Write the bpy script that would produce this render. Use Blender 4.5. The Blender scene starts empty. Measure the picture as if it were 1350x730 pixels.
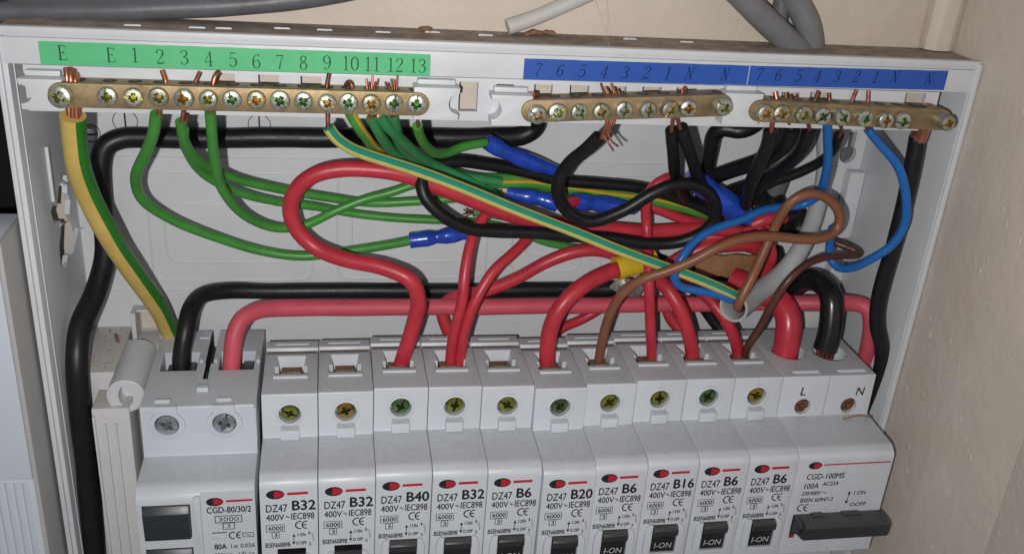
import bpy, bmesh, math, random
from mathutils import Vector, Matrix
random.seed(7)
S = 0.001                       # everything below is written in millimetres
scene = bpy.context.scene
COL = scene.collection
# ------------------------------------------------------------------ camera
CAM = {"loc": [58.49, -323.19, 167.94], "right": [0.98313, -0.16892, 0.07009], "up": [0.00722, 0.41878, 0.90806], "fwd": [0.18274, 0.89224, -0.41293], "lens": 34.2279}
cd = bpy.data.cameras.new('camera'); cam = bpy.data.objects.new('camera', cd); COL.objects.link(cam)
R3 = Matrix((CAM['right'], CAM['up'], [-v for v in CAM['fwd']])).transposed()
cam.matrix_world = Matrix.Translation(Vector(CAM['loc'])*S) @ R3.to_4x4()
cd.sensor_width = 36; cd.lens = CAM['lens']; cd.clip_start = 0.01; cd.clip_end = 50
scene.camera = cam
# ------------------------------------------------------------------ world and the phone's flash
world = bpy.data.worlds.new('World'); scene.world = world; world.use_nodes = True
bg = world.node_tree.nodes['Background']; bg.inputs[0].default_value = (0.93, 0.96, 1.0, 1); bg.inputs[1].default_value = 0.13
fl = bpy.data.lights.new('phone_flash', 'AREA'); fl.shape = 'DISK'; fl.size = 4.5*S; fl.energy = 0.76; fl.color = (1.0, 0.975, 0.945)
flo = bpy.data.objects.new('phone_flash', fl); COL.objects.link(flo)
flp = Vector(CAM['loc']) + Vector(CAM['right'])*-17 + Vector(CAM['up'])*-10.5 + Vector(CAM['fwd'])*-4
aim = Vector((110, -20, 45)) - flp
flo.matrix_world = Matrix.Translation(flp*S) @ aim.to_track_quat('-Z', 'Y').to_matrix().to_4x4()
scene.view_settings.view_transform = 'Standard'; scene.view_settings.look = 'None'
scene.view_settings.exposure = 0.0; scene.view_settings.gamma = 1.0
scene.cycles.max_bounces = 6

# ------------------------------------------------------------------ data (millimetres: right, into the wall, up)
WIRES = [
  {"n":"earth_cable","l":"thick yellow and green earth cable from the first screw of the earth bar","m":"YG","d":6.8,"p":[[-10.59,-47.0,89.54],[-11.33,-45.0,83.13],[-11.92,-42.0,74.43],[-11.31,-37.0,62.77],[-7.73,-30.0,45.36],[-3.07,-20.0,27.79],[0.41,-9.0,11.17],[2.32,-1.0,-2.57],[3.78,3.0,-11.61]],"core":[[1.6,[[-11.38,-45.0,102.16],[-11.17,-46.0,100.35],[-11.24,-46.5,95.28],[-11.54,-47.0,88.02]]],[1.6,[[-10.1,-45.5,102.32],[-10.0,-47.0,100.21],[-10.02,-47.5,95.57],[-10.63,-47.5,88.19]]],[1.6,[[-9.33,-45.0,101.61],[-8.9,-47.0,99.83],[-9.05,-47.5,95.6],[-9.65,-47.5,88.21]]],[1.6,[[-8.89,-44.8,100.75],[-8.43,-46.0,98.98],[-8.71,-46.5,95.35],[-9.31,-46.5,87.93]]]]},
  {"n":"green_wire","l":"long sagging green wire from the earth bar to the lower blue crimp","m":"G","d":3.35,"p":[[11.05,-46.0,90.41],[9.55,-43.0,84.72],[5.47,-36.0,75.72],[0.5,-28.0,65.2],[0.35,-20.0,55.14],[7.7,-12.0,45.36],[21.02,-6.0,36.42],[33.62,-3.0,30.91],[48.99,-2.0,28.12],[64.52,-2.0,29.82],[75.1,-3.0,31.98],[86.13,-5.0,35.14]],"core":[[1.5,[[13.4,-45.0,102.33],[14.35,-46.5,98.73],[12.9,-46.5,95.31],[11.52,-46.0,88.69]]]],"sleeve":{"n":"crimp_sleeve","d":[5.4,5.4,5.6,4.3,5.5,5.4,4.4,5.0,4.2],"p":[[85.86,-5.0,35.14],[92.8,-5.0,36.01],[100.58,-5.0,37.17],[110.73,-4.0,38.23]]}},
  {"n":"green_wire","l":"upper green wire of the pair running level behind the big red loop","m":"G","d":3.1,"p":[[17.37,-46.0,88.39],[17.3,-41.0,81.37],[19.44,-30.0,71.66],[27.49,-18.0,62.31],[42.23,-9.0,55.4],[57.06,-5.0,51.11],[72.8,-3.0,48.27],[88.28,-3.0,49.23],[101.02,-3.0,50.45],[118.05,-1.0,51.29]],"core":[[1.3,[[23.39,-45.0,102.23],[21.75,-46.5,98.95],[19.49,-46.5,95.06],[17.49,-46.0,87.08]]]]},
  {"n":"green_wire","l":"lower green wire of the pair running level behind the big red loop","m":"G","d":2.9,"p":[[17.75,-44.0,85.63],[16.77,-37.0,77.85],[19.76,-24.0,65.78],[30.32,-13.0,55.14],[41.5,-7.0,49.82],[54.2,-3.0,46.75],[64.51,-2.0,44.47],[80.3,-2.0,42.55],[92.88,-2.0,41.74],[107.57,-2.0,40.92],[124.54,-1.0,37.63],[136.23,-1.0,32.85],[149.43,-1.0,30.09]],"core":[[1.1,[[19.35,-46.0,90.61],[17.81,-43.5,84.37]]]]},
  {"n":"green_wire","l":"green wire dipping behind the red loop and rising again across two other green wires","m":"G","d":3.1,"p":[[25.51,-46.0,91.41],[25.26,-43.0,85.05],[24.95,-37.0,74.97],[25.6,-28.0,61.79],[31.63,-18.0,49.13],[41.45,-11.0,42.08],[49.93,-10.0,42.8],[59.56,-10.0,47.79],[69.46,-9.0,51.86],[79.7,-8.0,54.59],[86.34,-8.0,57.12],[96.91,-6.0,57.91]],"core":[[1.6,[[28.49,-45.5,102.5],[27.54,-46.5,101.65],[26.85,-47.0,99.22],[25.45,-46.0,90.32]]]]},
  {"n":"stranded_earth_wire","l":"green wire with a yellow stripe hanging slantwise from the tenth screw of the earth bar","m":"GYs","d":3.2,"p":[[63.88,-46.5,92.71],[66.11,-44.0,88.02],[68.94,-39.0,82.92],[72.57,-30.0,76.16],[78.94,-20.0,68.79],[88.3,-13.0,63.45],[100.43,-9.0,59.54],[114.01,-7.0,57.34],[128.47,-6.0,57.15],[141.8,-5.0,54.67],[156.01,-5.0,52.5],[173.59,-6.0,50.68],[186.44,-6.0,47.83],[199.21,-5.0,43.92]],"core":[[1.4,[[63.05,-44.5,98.56],[63.24,-46.0,100.47],[64.08,-46.5,101.05],[64.71,-47.0,100.32],[64.31,-46.5,91.83]]]]},
  {"n":"teal_earth_wire","l":"leftmost of the three teal stranded wires bunched under the earth bar","m":"T","d":3.3,"p":[[70.16,-46.0,90.48],[72.09,-43.0,86.49],[74.99,-36.0,80.24],[79.38,-27.0,73.1],[87.8,-18.0,65.66],[99.97,-12.0,61.93],[116.28,-9.0,58.62]],"core":[[0.6,[[68.78,-45.5,101.82],[68.99,-46.5,98.57],[69.52,-46.0,89.57]]],[0.6,[[69.65,-45.5,100.97],[69.63,-46.5,98.59],[69.95,-46.0,89.58]]],[0.6,[[70.48,-45.5,102.74],[70.27,-46.5,98.61],[70.39,-46.0,89.59]]],[0.6,[[71.36,-45.5,101.02],[70.92,-46.5,98.63],[70.82,-46.0,89.6]]],[0.6,[[72.21,-45.5,101.92],[71.56,-46.5,98.65],[71.26,-46.0,89.61]]]]},
  {"n":"teal_earth_wire","l":"middle one of the three teal stranded wires bunched under the earth bar","m":"T","d":3.4,"p":[[72.5,-47.0,91.27],[75.34,-44.0,87.31],[80.25,-36.0,80.81],[86.06,-27.0,73.7],[92.75,-18.0,67.04],[105.27,-12.0,59.55],[116.5,-10.0,52.88]],"core":[[0.6,[[71.85,-46.5,92.45],[72.3,-47.0,89.91]]],[0.6,[[72.29,-46.5,92.47],[72.51,-47.0,89.92]]],[0.6,[[72.72,-46.5,92.48],[72.73,-47.0,89.92]]]]},
  {"n":"teal_earth_wire","l":"rightmost of the three teal stranded wires bunched under the earth bar","m":"T","d":3.7,"p":[[76.53,-45.0,91.25],[77.53,-41.0,86.48],[79.88,-32.0,78.62],[85.09,-22.0,71.07],[94.5,-14.0,64.94]],"core":[[0.62,[[74.15,-45.5,101.1],[74.78,-46.5,98.74],[76.08,-45.5,90.48]]],[0.62,[[75.02,-45.5,100.91],[75.43,-46.5,98.76],[76.51,-45.5,90.49]]],[0.62,[[75.86,-45.5,102.03],[76.08,-46.5,98.77],[76.95,-45.5,90.5]]],[0.62,[[76.72,-45.5,101.84],[76.72,-46.5,98.79],[77.39,-45.5,90.51]]],[0.62,[[77.56,-45.5,102.95],[77.37,-46.5,98.81],[77.83,-45.5,90.52]]]]},
  {"n":"flat_earth_wire","l":"flat teal and yellow wire stretched diagonally across in front to the grey sheath","m":"TYd","d":3.6,"p":[[58.07,-47.0,87.81],[59.78,-46.0,84.84],[63.5,-44.0,81.32],[68.45,-41.5,78.29],[75.37,-39.0,75.21],[87.39,-35.0,70.14],[102.11,-34.0,64.43],[122.42,-34.0,56.02],[149.11,-34.0,45.57],[165.65,-34.5,39.62],[182.32,-36.0,33.65],[192.28,-37.0,29.69],[199.03,-35.0,26.01],[208.13,-27.0,22.31]],"core":[[1.3,[[58.4,-45.0,102.89],[57.74,-46.5,99.56],[57.71,-46.5,95.64],[58.06,-47.0,86.46]]]]},
  {"n":"green_wire","l":"short green wire bending like a U up to the slanting blue crimp","m":"G","d":3.0,"p":[[83.67,-45.0,88.23],[84.8,-41.0,84.3],[87.42,-34.0,78.89],[91.69,-26.0,73.98],[96.55,-20.0,72.41],[101.99,-16.0,73.31],[109.74,-13.0,73.84]],"core":[[1.1,[[83.19,-46.0,94.39],[84.16,-45.0,86.87]]]],"sleeve":{"n":"crimp_sleeve","d":[5.2,5.6,4.5,5.6,5.5,5.0,4.2,3.2],"p":[[109.98,-13.0,74.1],[118.18,-12.0,69.7],[126.17,-10.0,66.22],[138.5,-7.0,61.53]]}},
  {"n":"black_cable","l":"thick black cable running under the earth bar and turning down at the left","m":"K","d":7.0,"p":[[127.89,0.0,88.52],[129.56,1.0,80.3],[129.48,2.5,74.98],[125.48,3.0,71.72],[112.0,3.0,70.9],[69.97,3.0,70.08],[29.7,3.0,69.02],[0.6,3.0,68.46],[-8.82,2.5,68.17],[-13.42,1.0,66.22],[-15.34,0.0,61.34],[-16.09,-1.0,51.7],[-15.76,-3.0,39.01],[-15.51,-7.0,31.08],[-18.02,-16.0,21.38],[-21.14,-26.0,14.0],[-21.6,-32.0,6.18],[-21.89,-35.0,-8.99],[-22.23,-36.0,-31.98],[-22.88,-36.0,-57.07],[-23.74,-36.0,-80.34]],"core":[[5.4,[[116.23,-46.0,99.32],[116.73,-46.0,92.94]]]]},
  {"n":"black_wire","l":"long black wire looping across the middle of the box and back","m":"K","d":4.35,"p":[[138.88,-46.0,86.4],[135.89,-43.0,81.1],[132.31,-38.0,75.24],[130.86,-33.0,68.22],[132.09,-29.0,61.6],[135.39,-27.0,55.8],[139.89,-26.0,52.18],[145.08,-26.0,50.55],[155.28,-26.0,54.44],[165.49,-27.0,61.97],[173.61,-27.0,65.03],[181.73,-26.0,63.67],[188.15,-25.0,58.42],[190.2,-24.0,51.61],[187.79,-23.0,46.36],[180.24,-21.0,41.49],[169.52,-20.0,40.2],[152.93,-20.0,42.23],[139.25,-21.0,43.49],[125.56,-22.0,45.29],[112.79,-23.0,45.96],[103.05,-24.0,47.45],[94.35,-25.0,52.67],[88.74,-24.0,58.87],[87.84,-21.0,64.33],[91.1,-17.0,66.94],[99.6,-13.0,67.33],[110.44,-10.0,65.17],[127.02,-7.5,61.55],[135.83,-6.5,59.09],[154.93,-6.0,57.15],[169.5,-6.0,55.58],[188.7,-6.0,50.21],[200.7,-5.0,43.93]],"core":[[0.75,[[137.55,-46.0,102.65],[139.31,-46.5,98.25],[140.09,-47.0,90.27],[138.99,-46.0,85.45]]],[0.75,[[139.04,-46.0,101.78],[140.25,-46.5,98.28],[140.56,-47.0,90.28],[139.46,-46.0,85.46]]],[0.75,[[139.61,-46.0,100.89],[141.18,-46.5,98.3],[141.03,-47.0,90.29],[139.94,-46.0,85.47]]],[0.75,[[140.8,-46.0,102.75],[142.12,-46.5,98.33],[141.51,-47.0,90.3],[140.42,-46.0,85.48]]],[0.75,[[141.37,-46.0,101.85],[143.06,-46.5,98.35],[141.98,-47.0,90.31],[140.89,-46.0,85.49]]],[0.75,[[142.88,-46.0,100.98],[144.0,-46.5,98.38],[142.45,-47.0,90.32],[141.37,-46.0,85.5]]],[0.6,[[139.87,-46.5,87.05],[141.65,-48.0,84.68],[143.33,-48.0,82.56]]],[0.7,[[140.9,-46.5,88.49],[142.25,-48.0,85.64],[144.59,-48.0,84.02]]]]},
  {"n":"black_wire","l":"left one of two black wires hanging side by side under the left neutral bar","m":"Kt","d":3.9,"p":[[161.87,-45.0,88.49],[164.62,-40.0,82.64],[168.95,-32.0,74.59],[175.63,-20.0,63.69],[184.21,-10.0,53.41]],"core":[[1.3,[[164.49,-45.0,102.04],[162.21,-46.5,99.33],[161.28,-46.5,94.15],[162.01,-45.0,87.53]]]]},
  {"n":"black_wire","l":"right one of two black wires hanging side by side under the left neutral bar","m":"Kt","d":4.1,"p":[[164.53,-46.0,89.8],[169.0,-41.0,83.03],[175.45,-33.0,74.24],[184.87,-20.0,62.69],[194.29,-10.0,53.49]],"core":[[1.3,[[163.01,-46.0,101.55],[163.29,-47.0,99.02],[162.3,-47.0,94.31],[164.74,-46.0,88.36]]]]},
  {"n":"black_cable","l":"bent black cable drooping between the two neutral bars","m":"Kt","d":5.4,"p":[[195.89,-30.0,97.98],[200.04,-24.0,89.39],[200.85,-20.0,83.83],[196.89,-17.0,80.47],[192.07,-15.0,80.86],[189.6,-13.0,78.59],[189.84,-11.0,71.4],[190.85,-8.0,61.4],[192.47,-4.0,51.26]]},
  {"n":"black_wire","l":"leftmost black wire under the right neutral bar, dropping straight into the bundle","m":"Kt","d":4.6,"p":[[194.54,-45.0,88.92],[195.39,-43.0,83.63],[195.47,-40.0,77.6],[196.87,-34.0,69.34],[200.46,-24.0,58.7],[205.02,-12.0,47.57]],"core":[[1.6,[[193.39,-45.5,101.57],[194.04,-46.5,98.52],[193.74,-46.5,94.92],[194.77,-45.0,87.7]]]]},
  {"n":"black_wire","l":"thick black wire sweeping far left from the second screw of the right neutral bar","m":"Kt","d":5.5,"p":[[202.97,-42.0,89.46],[203.84,-38.0,83.76],[203.96,-31.0,77.17],[201.43,-24.0,71.66],[196.26,-17.0,66.51],[190.2,-10.0,60.94],[180.8,-6.0,56.56]],"core":[[1.2,[[196.67,-46.0,101.55],[197.04,-46.5,98.6],[197.75,-46.5,95.02],[203.17,-42.0,88.47]]],[1.1,[[198.62,-45.5,100.53],[198.09,-46.5,98.39],[200.01,-45.0,92.23]]],[1.1,[[200.88,-45.5,100.59],[199.39,-46.5,98.18],[200.77,-45.0,92.24]]]]},
  {"n":"black_wire","l":"black wire curving left from under the third screw of the right neutral bar","m":"Kt","d":4.4,"p":[[207.96,-44.0,89.65],[209.32,-40.0,83.46],[210.86,-32.0,75.76],[209.32,-24.0,68.22],[204.46,-17.0,61.84],[198.69,-9.0,55.49]],"core":[[1.3,[[207.63,-45.5,102.21],[206.55,-46.5,99.09],[205.44,-46.5,94.72],[208.17,-44.0,88.67]]]]},
  {"n":"black_wire","l":"thin black wire passing behind the straight blue wire below the right neutral bar","m":"K","d":3.4,"p":[[219.68,-42.0,87.3],[222.12,-36.0,80.38],[221.55,-30.0,73.93],[216.76,-25.0,68.11],[210.91,-20.0,63.25],[206.72,-15.0,57.16],[206.13,-8.0,48.7]],"core":[[1.3,[[211.34,-45.5,101.59],[211.73,-46.5,98.74],[216.02,-46.0,93.36],[218.87,-44.0,89.88],[219.91,-42.0,86.3]]]]},
  {"n":"black_cable","l":"thick black cable from the end of the right neutral bar down beside the right wall","m":"K","d":5.7,"p":[[248.36,-41.0,87.07],[249.13,-41.0,77.96],[250.32,-40.0,62.81],[250.95,-39.0,46.97],[250.99,-38.0,32.81],[252.05,-37.0,22.38],[254.11,-37.0,14.02],[257.82,-37.0,6.38],[259.91,-37.0,-2.02],[260.56,-36.0,-12.48],[261.52,-34.0,-24.92]],"core":[[5.6,[[246.01,-44.0,98.22],[245.8,-45.0,95.76],[248.23,-42.0,89.41],[248.5,-41.0,85.52]]]]},
  {"n":"black_cable","l":"black cable from the widest breaker running right behind the pink cable","m":"K","d":6.0,"p":[[8.4,-23.0,-4.34],[8.58,-22.0,0.38],[10.2,-19.0,8.31],[11.5,-13.0,13.01],[14.3,-6.0,14.76],[22.37,0.0,13.85],[37.88,3.0,12.25],[62.17,3.5,11.74],[92.76,3.5,11.41],[133.12,3.5,11.29],[162.77,3.0,11.86],[173.5,1.0,13.67]]},
  {"n":"black_main_cable","l":"very thick black cable arching down into the right hole of the main switch","m":"Kg","d":8.6,"p":[[238.79,-31.0,1.92],[239.76,-30.0,8.08],[240.45,-28.0,14.92],[240.38,-25.0,20.64],[239.45,-19.0,23.09],[236.61,-13.0,22.52],[234.39,-7.0,16.52],[233.73,-1.0,4.68]],"core":[[1.7,[[237.42,-30.0,-2.16],[236.63,-30.0,4.31]]],[1.7,[[239.27,-30.0,-2.21],[238.47,-30.0,4.27]]],[1.7,[[241.12,-30.0,-2.25],[240.31,-30.0,4.23]]],[1.7,[[242.98,-30.0,-2.3],[242.15,-30.0,4.19]]]]},
  {"n":"pink_bus_cable","l":"faded pink cable from the widest breaker running straight to the right wall","m":"P","d":6.1,"p":[[24.96,-25.0,-3.95],[25.33,-24.0,0.49],[26.51,-22.0,8.13],[28.94,-19.0,12.31],[33.72,-15.0,13.39],[42.42,-11.0,12.14],[75.48,-7.0,9.96],[117.19,-6.0,9.17],[160.69,-6.0,9.19],[205.22,-8.0,10.21],[231.67,-11.0,11.66],[243.88,-17.0,14.45],[249.5,-23.0,17.34],[253.82,-28.0,17.86],[256.2,-29.5,12.27],[257.72,-29.0,3.3],[258.93,-27.0,-7.73]],"marks":1},
  {"n":"red_wire","l":"thick red wire from the B40 breaker making the big open loop on the left","m":"R","d":5.4,"p":[[82.15,-26.0,-3.76],[83.26,-27.0,1.92],[86.02,-28.0,13.05],[87.45,-29.0,22.76],[84.68,-29.0,30.67],[75.51,-26.0,34.36],[63.15,-22.0,35.4],[53.23,-18.0,38.11],[47.16,-17.0,44.51],[45.37,-17.0,51.73],[47.73,-18.0,58.94],[52.87,-19.0,63.73],[60.81,-19.5,66.06],[71.67,-20.0,66.12],[81.48,-20.0,64.69],[91.01,-20.0,61.4],[101.77,-20.0,57.52],[114.24,-18.0,51.71],[127.58,-15.0,46.7],[141.29,-12.0,43.55],[159.35,-9.0,41.22],[174.42,-8.0,39.95],[193.4,-7.0,40.48],[204.01,-6.0,39.79],[217.57,-4.0,36.22]],"core":[[1.1,[[80.08,-26.0,-5.84],[80.53,-26.0,-2.2]]],[1.1,[[81.4,-26.0,-5.88],[81.85,-26.0,-2.24]]],[1.1,[[82.73,-26.0,-5.92],[83.17,-26.0,-2.27]]],[1.1,[[84.05,-26.0,-5.96],[84.49,-26.0,-2.31]]]]},
  {"n":"red_wire","l":"left thin red wire of the pair in one breaker terminal","m":"R","d":3.8,"p":[[99.48,-26.0,-3.94],[99.75,-26.0,2.16],[100.53,-27.0,11.67],[102.39,-27.0,22.15],[102.98,-25.0,30.92],[104.69,-21.0,38.17],[107.04,-17.0,43.23],[110.37,-14.0,47.65],[113.73,-12.0,49.69],[118.83,-11.0,47.65]],"core":[[1.0,[[98.78,-26.0,-6.38],[99.13,-26.0,-2.09]]],[1.0,[[100.13,-26.0,-6.42],[99.94,-26.0,-2.11]]]]},
  {"n":"red_wire","l":"right thin red wire of the pair in one breaker terminal, bending away right","m":"R","d":3.7,"p":[[102.84,-27.0,-3.45],[103.08,-27.0,2.64],[104.08,-28.0,12.13],[106.95,-28.0,22.3],[112.86,-25.0,31.7],[119.04,-21.0,35.86],[124.76,-16.0,39.14],[128.28,-12.0,41.8],[131.49,-9.0,43.2],[136.42,-7.0,42.12]],"core":[[1.0,[[102.42,-27.0,-5.91],[102.75,-27.0,-1.61]]],[1.0,[[103.77,-27.0,-5.94],[103.29,-27.0,-1.63]]]]},
  {"n":"red_wire","l":"red wire arching low behind the red pair and up to the yellow ring terminal","m":"R","d":4.6,"p":[[101.77,-3.0,-3.51],[99.35,-2.0,2.39],[98.7,-1.0,6.95],[102.93,-2.0,11.14],[113.97,-6.0,15.72],[124.5,-8.0,21.45],[134.47,-10.0,28.62],[145.04,-11.0,33.19],[153.72,-11.0,33.76],[161.41,-10.0,31.21],[169.9,-8.0,25.72]]},
  {"n":"red_wire","l":"short red wire slanting up behind the pink cable, right of the B20 wire","m":"R","d":4.0,"p":[[140.37,-1.0,-8.01],[145.55,1.0,-4.21],[153.6,3.0,-1.42],[160.88,3.5,2.83],[167.63,3.0,9.21],[173.57,2.0,15.45]]},
  {"n":"red_wire","l":"thick red wire from the B20 breaker curving up into the yellow ring terminal","m":"R","d":5.9,"p":[[134.66,-26.0,-4.9],[134.39,-26.0,1.33],[134.52,-26.0,9.29],[137.27,-26.0,18.25],[145.47,-23.0,25.58],[155.05,-19.0,28.38],[161.65,-17.0,29.51]],"core":[[1.1,[[132.91,-26.0,-7.37],[133.09,-26.0,-2.98]]],[1.1,[[134.31,-26.0,-7.41],[134.49,-26.0,-3.02]]],[1.1,[[135.72,-26.0,-7.45],[135.89,-26.0,-3.06]]],[1.1,[[137.13,-26.0,-7.49],[137.29,-26.0,-3.09]]],[1.0,[[159.39,-17.0,31.9],[162.04,-17.0,31.0]]],[1.0,[[159.53,-17.0,30.71],[162.15,-17.0,30.1]]],[1.0,[[159.67,-17.0,29.52],[162.26,-17.0,29.21]]],[1.0,[[159.82,-17.0,28.33],[162.37,-17.0,28.31]]]],"sleeve":{"n":"yellow_ring_terminal","m":"Ys","open":1,"d":[6.6,7.6,8.4,8.4,8.8],"p":[[173.26,-15.0,32.45],[169.05,-16.0,31.71],[164.87,-17.0,30.98],[161.24,-18.0,30.56],[158.37,-18.5,29.91]]}},
  {"n":"red_wire","l":"upright red wire from the B16 breaker passing behind the diagonal earth wire","m":"R","d":3.8,"p":[[174.13,-26.0,-5.66],[173.23,-26.0,1.03],[170.83,-28.0,12.09],[168.53,-28.0,25.06],[168.06,-25.0,33.36],[169.36,-17.0,37.77],[169.55,-13.0,43.44],[168.48,-12.5,50.49],[168.63,-13.0,56.66],[171.47,-13.0,60.36],[176.16,-12.5,61.92],[181.92,-11.0,60.62],[190.24,-8.0,56.21]],"core":[[1.0,[[172.34,-26.0,-7.54],[172.46,-26.0,-4.02]]],[1.0,[[173.52,-26.0,-7.57],[173.62,-26.0,-4.05]]],[1.0,[[174.69,-26.0,-7.6],[174.79,-26.0,-4.08]]],[1.0,[[175.86,-26.0,-7.64],[175.96,-26.0,-4.11]]]]},
  {"n":"red_wire","l":"red wire right of the upright one, leaning left behind it","m":"R","d":5.2,"p":[[190.07,-26.0,-6.1],[188.83,-26.0,0.03],[185.67,-27.0,8.82],[181.48,-26.0,17.91],[177.45,-22.0,23.29],[174.53,-16.0,25.05],[172.27,-10.0,25.37]],"core":[[1.1,[[187.98,-26.0,-7.98],[187.99,-26.0,-4.11]]],[1.1,[[189.47,-26.0,-8.02],[189.47,-26.0,-4.15]]],[1.1,[[190.96,-26.0,-8.07],[190.95,-26.0,-4.19]]],[1.1,[[192.46,-26.0,-8.11],[192.44,-26.0,-4.23]]]]},
  {"n":"red_wire","l":"white-scuffed red wire sharing a terminal with the dark brown wire","m":"Rs","d":4.6,"p":[[207.99,-26.0,-4.31],[206.48,-26.0,0.89],[203.22,-26.0,7.63],[199.44,-24.0,13.55],[195.87,-20.0,17.51],[191.7,-14.0,20.26],[188.46,-10.0,23.41],[188.12,-6.0,26.89]],"core":[[1.1,[[206.52,-26.0,-6.22],[206.14,-26.0,-2.32]]],[1.1,[[207.73,-26.0,-6.25],[207.35,-26.0,-2.35]]],[1.1,[[208.95,-26.0,-6.29],[208.56,-26.0,-2.38]]]]},
  {"n":"red_main_cable","l":"very thick red cable arching down into the left hole of the main switch","m":"Rg","d":9.5,"p":[[224.37,-29.0,-1.74],[224.61,-28.0,5.41],[224.93,-26.0,11.33],[223.76,-22.0,15.62],[220.42,-17.0,17.62],[215.57,-11.0,17.97],[209.5,-5.0,19.04]]},
  {"n":"red_wire","l":"small red loop showing between the brown wire and the grey sheath","m":"R","d":3.6,"p":[[209.82,-8.0,46.34],[212.35,-11.0,43.63],[216.07,-13.0,39.94],[219.64,-13.0,33.85],[220.84,-11.0,27.39],[219.11,-8.0,22.26],[216.07,-4.0,19.16]]},
  {"n":"red_wire","l":"red offcut with a ragged tip lying behind the brown loop","m":"R","d":4.4,"p":[[221.76,-13.0,47.44],[216.5,-14.0,47.81],[212.31,-14.0,46.61],[209.83,-13.0,44.72]]},
  {"n":"red_wire","l":"dark red wire deep in the bundle above the brown cardboard scrap","m":"R","d":6,"p":[[184.03,-2.0,22.94],[190.43,-3.0,28.37],[197.06,-4.0,31.89],[205.47,-5.0,33.54],[213.55,-4.0,33.11],[220.87,-2.0,29.74]]},
  {"n":"red_wire","l":"short cut red stub poking out of a blue crimp sleeve","m":"R","d":4.0,"p":[[135.55,-22.0,54.72],[138.35,-19.0,54.72],[142.29,-15.0,54.09]],"sleeve":{"n":"crimp_sleeve","d":[5.6,6.2,5.2,6.2,6.0,5.0,4.2],"p":[[140.69,-15.0,53.79],[146.98,-13.0,52.81],[155.82,-11.5,51.18],[165.69,-10.0,49.52]]}},
  {"n":"red_wire","l":"red wire slanting below the yellow-striped green wire inside the right black loop","m":"R","d":4.0,"p":[[172.45,-4.0,48.76],[179.77,-5.0,45.93],[187.48,-5.0,43.27],[198.56,-4.0,41.1],[206.52,-3.0,40.73]]},
  {"n":"red_wire","l":"red bend showing below the pink cable just right of the upright red wire","m":"R","d":4.6,"p":[[197.23,-3.0,-6.12],[191.49,0.0,-2.88],[188.2,2.0,2.85],[189.12,2.0,9.45],[193.83,1.0,15.09]]},
  {"n":"black_wire","l":"black wire buried under the red and striped wires in the middle of the bundle","m":"K","d":4.2,"p":[[157.67,0.0,49.51],[172.5,0.0,46.66],[189.73,1.0,42.14],[207.52,2.0,37.49],[233.12,2.0,33.75]]},
  {"n":"black_wire","l":"black wire deep behind the cardboard scrap, ending under the grey sheath","m":"K","d":4.4,"p":[[178.9,2.0,25.61],[191.93,2.5,20.87],[208.22,3.0,17.3],[224.32,3.0,15.86],[237.6,3.0,13.76]]},
  {"n":"black_wire","l":"black bend showing below the pink cable behind the scuffed red wire","m":"K","d":4.6,"p":[[214.95,-3.0,-7.85],[209.36,0.0,-3.88],[204.18,2.5,2.36],[198.6,3.0,8.85]]},
  {"n":"red_wire","l":"red wire crossing under the brown loop toward the black tape splice","m":"R","d":3.6,"p":[[188.49,-2.0,33.54],[199.37,-4.0,36.21],[208.67,-6.0,38.88],[215.39,-7.0,41.13],[222.34,-6.0,41.97]]},
  {"n":"blue_wire","l":"blue wire dropping from the right neutral bar then looping left to the sheath","m":"B","d":2.95,"p":[[211.18,-47.0,95.48],[214.73,-44.0,87.3],[218.66,-40.0,78.48],[221.75,-35.0,69.44],[224.09,-29.0,61.85],[221.36,-26.0,57.35],[213.05,-26.0,56.17],[205.71,-27.0,55.38],[198.32,-29.0,53.03],[189.55,-31.0,51.28],[182.61,-33.0,49.02],[178.04,-35.0,45.95],[174.29,-37.0,41.24],[172.72,-37.5,36.13],[175.86,-36.0,31.12],[182.45,-36.0,29.32],[189.73,-37.0,28.26],[195.64,-36.5,25.9],[206.04,-28.0,21.91]],"core":[[1.2,[[210.92,-46.5,97.76],[211.5,-47.0,94.03]]]]},
  {"n":"blue_wire","l":"blue wire bowing out to the right in front of the thick black cable","m":"B","d":2.95,"p":[[227.46,-45.0,90.36],[229.53,-45.0,88.4],[234.33,-46.0,83.99],[239.87,-47.0,79.02],[243.18,-47.5,73.51],[245.72,-47.5,66.93],[247.33,-47.0,58.65],[245.43,-46.0,50.79],[241.39,-43.0,44.16],[238.7,-36.0,37.3],[236.45,-31.0,35.36],[234.45,-28.0,37.9],[235.37,-24.0,42.71],[238.62,-18.0,45.6]],"core":[[1.3,[[220.31,-45.5,102.8],[219.11,-46.5,97.96],[224.95,-46.0,93.07],[227.96,-45.0,89.37]]],[1.3,[[224.48,-45.5,102.68],[224.66,-46.5,98.59],[226.39,-45.5,91.48]]]]},
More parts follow.
